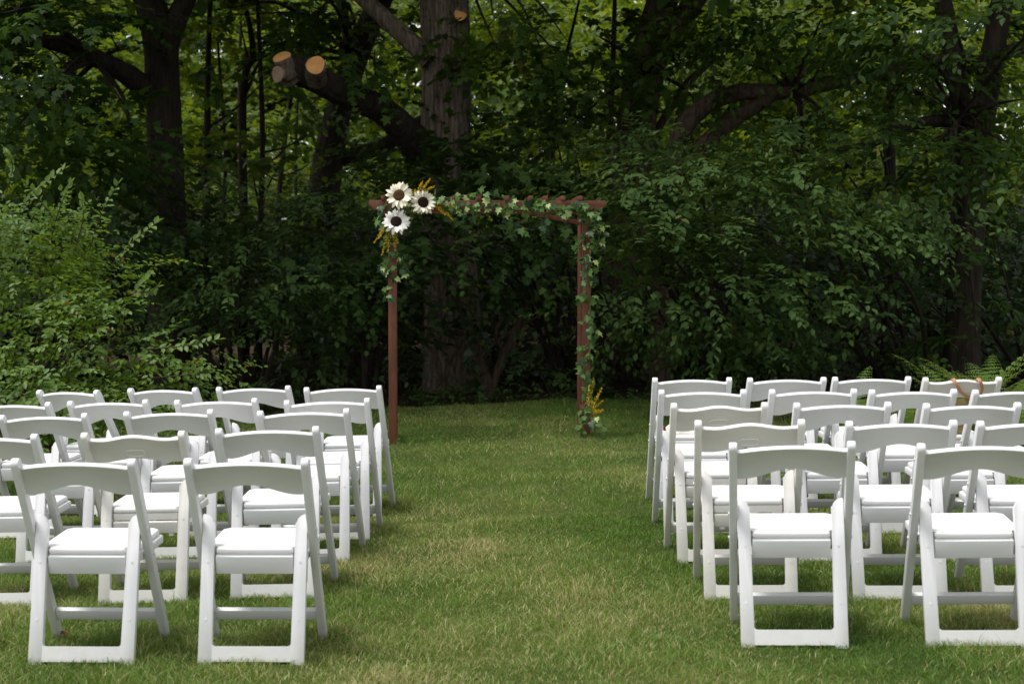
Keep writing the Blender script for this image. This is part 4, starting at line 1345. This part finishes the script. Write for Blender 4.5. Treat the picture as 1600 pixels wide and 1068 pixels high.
for k, px_ in enumerate((600, 637, 672, 710, 749, 792, 829, 852, 879, 906)):
    xx = (px_ - 765) * kk
    bm = bmesh.new()
    boxm(bm, xx, DEP / 2, TZ + 0.019, 0.034, DEP + 0.15, 0.038, 0.003)
    link('joist', bm_mesh('joist', bm, 35), M['stain'], arch)
# slanting brace under the roof on the ivy side
bm = bmesh.new()
A_ = Vector(((800 - 765) * kk, DEP * 0.5, FZ + 0.015)); B_ = Vector((pr - 0.03, DEP * 0.5, FZ - 0.10))
dv = (B_ - A_)
prism(bm, [(-dv.length / 2, -0.018), (dv.length / 2, -0.018), (dv.length / 2, 0.018), (-dv.length / 2, 0.018)], (A_ + B_) / 2, dv.normalized(), Vector((0, 0, 1)) - dv.normalized() * dv.normalized().z, (0, 1, 0), 0.03, 0.003, 1)
link('brace', bm_mesh('brace', bm, 35), M['stain'], arch)
for s_, X_ in ((1, pl), (1, pr)):
    bm = bmesh.new()
    boxm(bm, X_, DEP / 2, TZ - 0.07, 0.04, DEP - pw - 0.004, 0.06, 0.003)
    link('side_rail', bm_mesh('side_rail', bm, 35), M['stain'], arch)
    bm = bmesh.new()
    boxm(bm, X_, DEP / 2, 0.19 + gh(AX + X_, AD), 0.034, DEP - pw - 0.004, 0.05, 0.003)
    link('side_rail', bm_mesh('side_rail', bm, 35), M['stain'], arch)

# ------------------------------------------------------------------ ivy
_iv = [(0, 0, 0), (0.22, -0.14, -.02), (0.50, 0.02, -.08), (0.30, 0.26, .03), (0.46, 0.50, -.06), (0.17, 0.58, .03), (0, 1.0, -.12)]
IVY = (np.array(_iv + [(-p[0], p[1], p[2]) for p in _iv[5:0:-1]]), [(0, 1, 2, 3), (0, 3, 4, 5, 6), (0, 6, 7, 8, 9), (0, 9, 10, 11)])
ivy_me = []
for k, mm in enumerate(('ivy_a', 'ivy_lit', 'ivy_c')):
    me = leaf_mesh('leaf', [np.zeros((1, 3)), np.array([[0, 1.0, 0]]), np.array([[0, 0, 1.0]]), np.array([1.0]), np.array([.5])], IVY)
    me.materials.append(M[mm])
    ivy_me.append(me)


def ivy(label, vines, n_leaves, seed, size=(0.042, 0.074), spread=0.05, pale=0.22, hang=0.5):
    rs = random.Random(seed)
    p0 = Vector(vines[0][0])
    t = thing('ivy_garland', label, 'ivy', p0)
    tb, paths = [], []
    for v in vines:
        path, rr = catmull([Vector(q) for q in v], [0.003] * len(v), 8)
        paths.append(path)
        tb.append(([q - p0 for q in path], rr, 5, dict(cap=False)))
    stems = []
    plen = [sum((b_ - a_).length for a_, b_ in zip(p, p[1:])) for p in paths]
    tot = sum(plen)
    for path, pl_ in zip(paths, plen):
        k = max(1, round(n_leaves * pl_ / tot))
        for q in range(k):
            i_ = rs.randrange(len(path) - 1)
            p = path[i_].lerp(path[i_ + 1], rs.random())
            off = Vector((rs.uniform(-1, 1), rs.uniform(-1.1, 0.5), rs.uniform(-1, .8))) * spread
            fw = Vector((rs.uniform(-1, 1), rs.uniform(-.9, .1), rs.uniform(-1.2, 1.2 - hang)))
            nr = Vector((rs.uniform(-.6, .6), rs.uniform(-1.2, -.1), rs.uniform(.1, 1.0)))
            c = rs.random()
            me = ivy_me[1] if c < pale else (ivy_me[2] if c > 0.72 else ivy_me[0])
            place_leaf(t, 'leaf', me, p + off, fw, nr, rs.uniform(*size))
            stems.append(([p - p0, p + off * .5 - p0 + Vector((0, 0, .006)), p + off - p0], [.0018, .0016, .0014], 4, dict(cap=False)))
    link('vine', tubes_mesh('vine', tb + stems), M['vine'], t)
    return t


af = AD - 0.10
Lb = [at(640, 322, af), at(680, 312, af), at(720, 306, af + .2), at(760, 304, af), at(800, 312, af + .1), at(840, 318, af), at(880, 318, af + .1), at(920, 318, af)]
Lc = [at(700, 322, af), at(735, 326, af), at(770, 318, af), at(815, 328, af), at(850, 322, af), at(890, 330, af), at(925, 335, af), at(935, 350, af)]
ivy('ivy garland wound along the top beam of the arch', [Lb, Lc, [at(770, 322, af), at(790, 340, af), at(824, 358, af)], [at(735, 322, af), at(742, 334, af), at(738, 346, af)], [at(842, 330, af), at(846, 345, af), at(852, 352, af)], [at(920, 330, af), at(938, 345, af), at(936, 372, af), at(928, 392, af)], [at(690, 305, af), at(715, 320, af), at(700, 330, af)]], 225, 5, pale=0.13, spread=0.045)
Rp = []
for k in range(13):
    f = k / 12
    Rp.append(at(914 + 9 * math.sin(k * 2.1), 325 + f * 350, AD - 0.05 - 0.03 * math.cos(k * 2.1)))
Rp2 = [at(930, 330, af), at(926, 380, af), at(918, 430, af), at(922, 480, af), at(926, 530, af), at(914, 570, af)]
ivy('ivy trailing down the full length of the ivy post to the grass', [Rp, Rp2, [at(915, 640, af), at(930, 660, af - .1), at(940, 672, af - .15)], [at(912, 660, af), at(905, 674, af - .1)]], 165, 6, pale=0.08, spread=0.045)
ivy('short ivy trail hanging from the sunflowers down the bare post', [[at(612, 345, af), at(606, 375, af), at(612, 400, af), at(608, 420, af), at(616, 440, af)], [at(590, 330, af), at(600, 350, af), at(630, 335, af), at(645, 345, af)], [at(612, 440, af), at(604, 455, af), at(606, 466, af)], [at(596, 318, af), at(606, 340, af), at(640, 330, af)], [at(612, 395, af), at(628, 405, af), at(640, 426, af)], [at(608, 400, af), at(596, 412, af), at(594, 424, af)]], 90, 7, pale=0.2, spread=0.04)


# ------------------------------------------------------------------ sunflowers
def petal_mesh(mat, seed, curl=0.10, cup=0.035):
    rs = random.Random(seed)
    bm = bmesh.new()
    rows = []
    prof = [(0, 0.10), (0.2, 0.17), (0.45, 0.22), (0.7, 0.185), (0.88, 0.10), (1.0, 0.012)]
    for f, wd in prof:
        z = 0.10 * math.sin(f * 2.6) - curl * f * f
        sk = rs.uniform(-.03, .03)
        rows.append([bm.verts.new((-wd + sk, f, z + cup * (1 + f))), bm.verts.new((sk, f, z)), bm.verts.new((wd + sk, f, z + cup * (1 - f)))])
    for A, B in zip(rows, rows[1:]):
        for q in range(2):
            bm.faces.new((A[q], A[q + 1], B[q + 1], B[q]))
    me = bm_mesh('petal', bm, 60)
    me.materials.append(M[mat])
    return me


PET = {k: [petal_mesh(k, 1), petal_mesh(k, 2, 0.32, 0.06), petal_mesh(k, 3, -0.12, 0.05), petal_mesh(k, 4, 0.2, -0.03)] for k in ('petal', 'petal_white')}


def sunflower(label, px_, py_, d_, rad_px, pet, seed_mat, face, seed):
    rs = random.Random(seed)
    c = at(px_, py_, d_)
    f = Vector(face).normalized()
    q = Vector((0, 0, 1)).rotation_difference(f)
    t = thing('sunflower', label, 'flower', c, q.to_euler())
    rad = rad_px * d_ / FOC
    core = rad * 0.41
    bm = bmesh.new()
    bmesh.ops.create_uvsphere(bm, u_segments=28, v_segments=14, radius=core)
    for v in bm.verts:
        v.co.z = v.co.z * 0.38 + 0.004
        rr = math.hypot(v.co.x, v.co.y) / core
        if v.co.z > 0.004:
            v.co.z += (-0.010 * max(0, 0.5 - rr) + rs.uniform(-.0012, .0012))
    link('seed_head', bm_mesh('seed_head', bm, 60), M[seed_mat], t)
    for ring, (k, ln, el, z) in enumerate(((17, 0.62, 0.10, -0.003), (16, 0.60, 0.34, 0.002))):
        for i_ in range(k):
            an = 2 * math.pi * (i_ + 0.5 * ring) / k + rs.uniform(-.07, .07)
            o = bpy.data.objects.new('petal', rs.choice(PET[pet]))
            COL.objects.link(o)
            o.parent = t
            L_ = rad * ln * rs.uniform(.82, 1.12)
            m4 = Matrix.Rotation(an - math.pi / 2, 4, 'Z') @ Matrix.Translation((0, core * 0.92, z)) @ Matrix.Rotation(el + rs.uniform(-.30, .25), 4, 'X') @ Matrix.Rotation(rs.uniform(-.4, .4), 4, 'Y') @ Matrix.Diagonal((L_ * rs.uniform(.85, 1.05), L_, L_, 1))
            o.matrix_local = m4
    # green cup and stem behind
    bm = bmesh.new()
    bmesh.ops.create_cone(bm, cap_ends=True, segments=16, radius1=0.01, radius2=core * 0.95, depth=0.03)
    bm.transform(Matrix.Translation((0, 0, -0.022)))
    link('calyx', bm_mesh('calyx', bm, 40), M['ivy_a'], t)
    v, f_, c_ = tube_arrays([Vector((0, 0, -0.03)), Vector((0.005, 0, -0.06)), Vector((0.01, -.02, -0.10))], [.006, .006, .005], 8)
    link('stem', np_mesh('stem', v, f_, c_, smooth_=True), M['vine'], t)


sunflower('cream sunflower with brown centre, topmost of the three on the arch', 623.5, 305, AD - 0.20, 22.5, 'petal', 'seed_brown', (-0.22, -1, 0.26), 1)
sunflower('cream sunflower with dark centre, the one nearest the middle of the beam', 661, 316, AD - 0.19, 21, 'petal', 'seed_dark', (0.26, -1, 0.10), 2)
sunflower('whiter sunflower with near-black centre, lowest of the three on the arch', 619, 346.5, AD - 0.19, 22, 'petal_white', 'seed_dark', (0.05, -1, 0.42), 3)


# ------------------------------------------------------------------ yellow blossom sprays
def blossom(label, root, tips, seed):
    rs = random.Random(seed)
    b0 = Vector(root)
    t = thing('goldenrod_bunch', label, 'flowers', b0)
    for tip, droop in tips:
        e = Vector(tip) - b0
        mid = e * 0.5 + Vector((0, 0, droop))
        path, rr = catmull([Vector((0, 0, 0)), mid, e], [.003, .0025, .001], 10)
        st = link('stem', tubes_mesh('stem', [(path, rr, 5, dict(cap=False))]), M['vine'], t)
        pos, fw, nr, sz = [], [], [], []
        for k in range(105):
            f = rs.uniform(.30, 1) ** 0.9
            ii = min(int(f * (len(path) - 1)), len(path) - 2)
            p = path[ii].lerp(path[ii + 1], f * (len(path) - 1) - ii)
            w_ = 0.020 * (1.15 - f)
            pos.append(p + Vector((rs.uniform(-w_, w_), rs.uniform(-w_, w_), rs.uniform(-w_, w_))))
            d_ = Vector((rs.gauss(0, 1), rs.gauss(0, 1) - .4, rs.gauss(0, 1))).normalized()
            fw.append(d_); nr.append(d_.orthogonal()); sz.append(rs.uniform(.006, .013))
        fw = unit(np.array(fw)); nr = unit(np.array(nr))
        tpl = (DIAMOND[0] * np.array([1.4, 1, 1]), DIAMOND[1])
        me = leaf_mesh('blossoms', [np.array(pos), fw, nr, np.array(sz), np.array([rs.random() for _ in pos])], tpl)
        link('blossoms', me, M['yellow'], st, kind='stuff')


blossom('upright yellow blossom spray sticking up behind the sunflowers', at(650, 312, af - .02), [(at(672, 280, af), .01), (at(679, 291, af), .015), (at(660, 284, af), .01), (at(648, 296, af), .01)], 1)
blossom('yellow blossom sprays hanging beside the sunflowers along the beam', at(672, 322, af - .02), [(at(714, 325, af - .04), .03), (at(708, 343, af - .04), .03), (at(696, 336, af - .05), .02), (at(720, 327, af), .02), (at(690, 330, af), .02)], 2)
blossom('yellow blossom sprays drooping below the sunflowers', at(612, 352, af - .02), [(at(584, 380, af - .04), .03), (at(597, 398, af - .06), .03), (at(606, 393, af - .05), .03), (at(618, 393, af - .04), .03), (at(592, 372, af - .05), .03), (at(622, 380, af - .04), .02)], 3)
blossom('yellow blossom sprays spreading from the foot of the ivy post', at(917, 658, af - .02), [(at(941, 605, af - .05), .02), (at(942, 626, af - .05), .03), (at(940, 640, af - .08), .03), (at(928, 590, af), .01), (at(921, 600, af - .05), .01), (at(936, 615, af - .06), .02), (at(943, 640, af - .04), .02)], 4)

# ------------------------------------------------------------------ fallen leaves on the grass
fl_me = leaf_mesh('fallen_leaf', [np.zeros((1, 3)), np.array([[0, 1.0, 0]]), np.array([[0, 0, 1.0]]), np.array([1.0]), np.array([.5])], (MAPLE[0] * np.array([1, 1, 2.2]), MAPLE[1]))
fl_me.materials.append(M['dead_leaf'])
for lab, px_, py_, an in (('reddish brown fallen leaf by the front foot of a nearest-row chair', 94, 993, .4), ('brown fallen leaf lying on grass beside the sunflower-side front chair', 2, 1006, 2.0), ('curled brown fallen leaf under the front chair of the ivy-post side', 1463, 1022, 3.4)):
    d_ = 1.43 * FOC / (py_ - 414)
    x_ = (px_ - 800) * d_ / FOC
    o = link('fallen_leaf', fl_me, None, label=lab)
    o['category'] = 'leaf'
    o['group'] = 'fallen leaves on the lawn'
    o.location = (x_, d_, gh(x_, d_) + 0.024)
    o.rotation_euler = (0.35, 0.2, an)
    o.scale = (0.036, 0.036, 0.036)
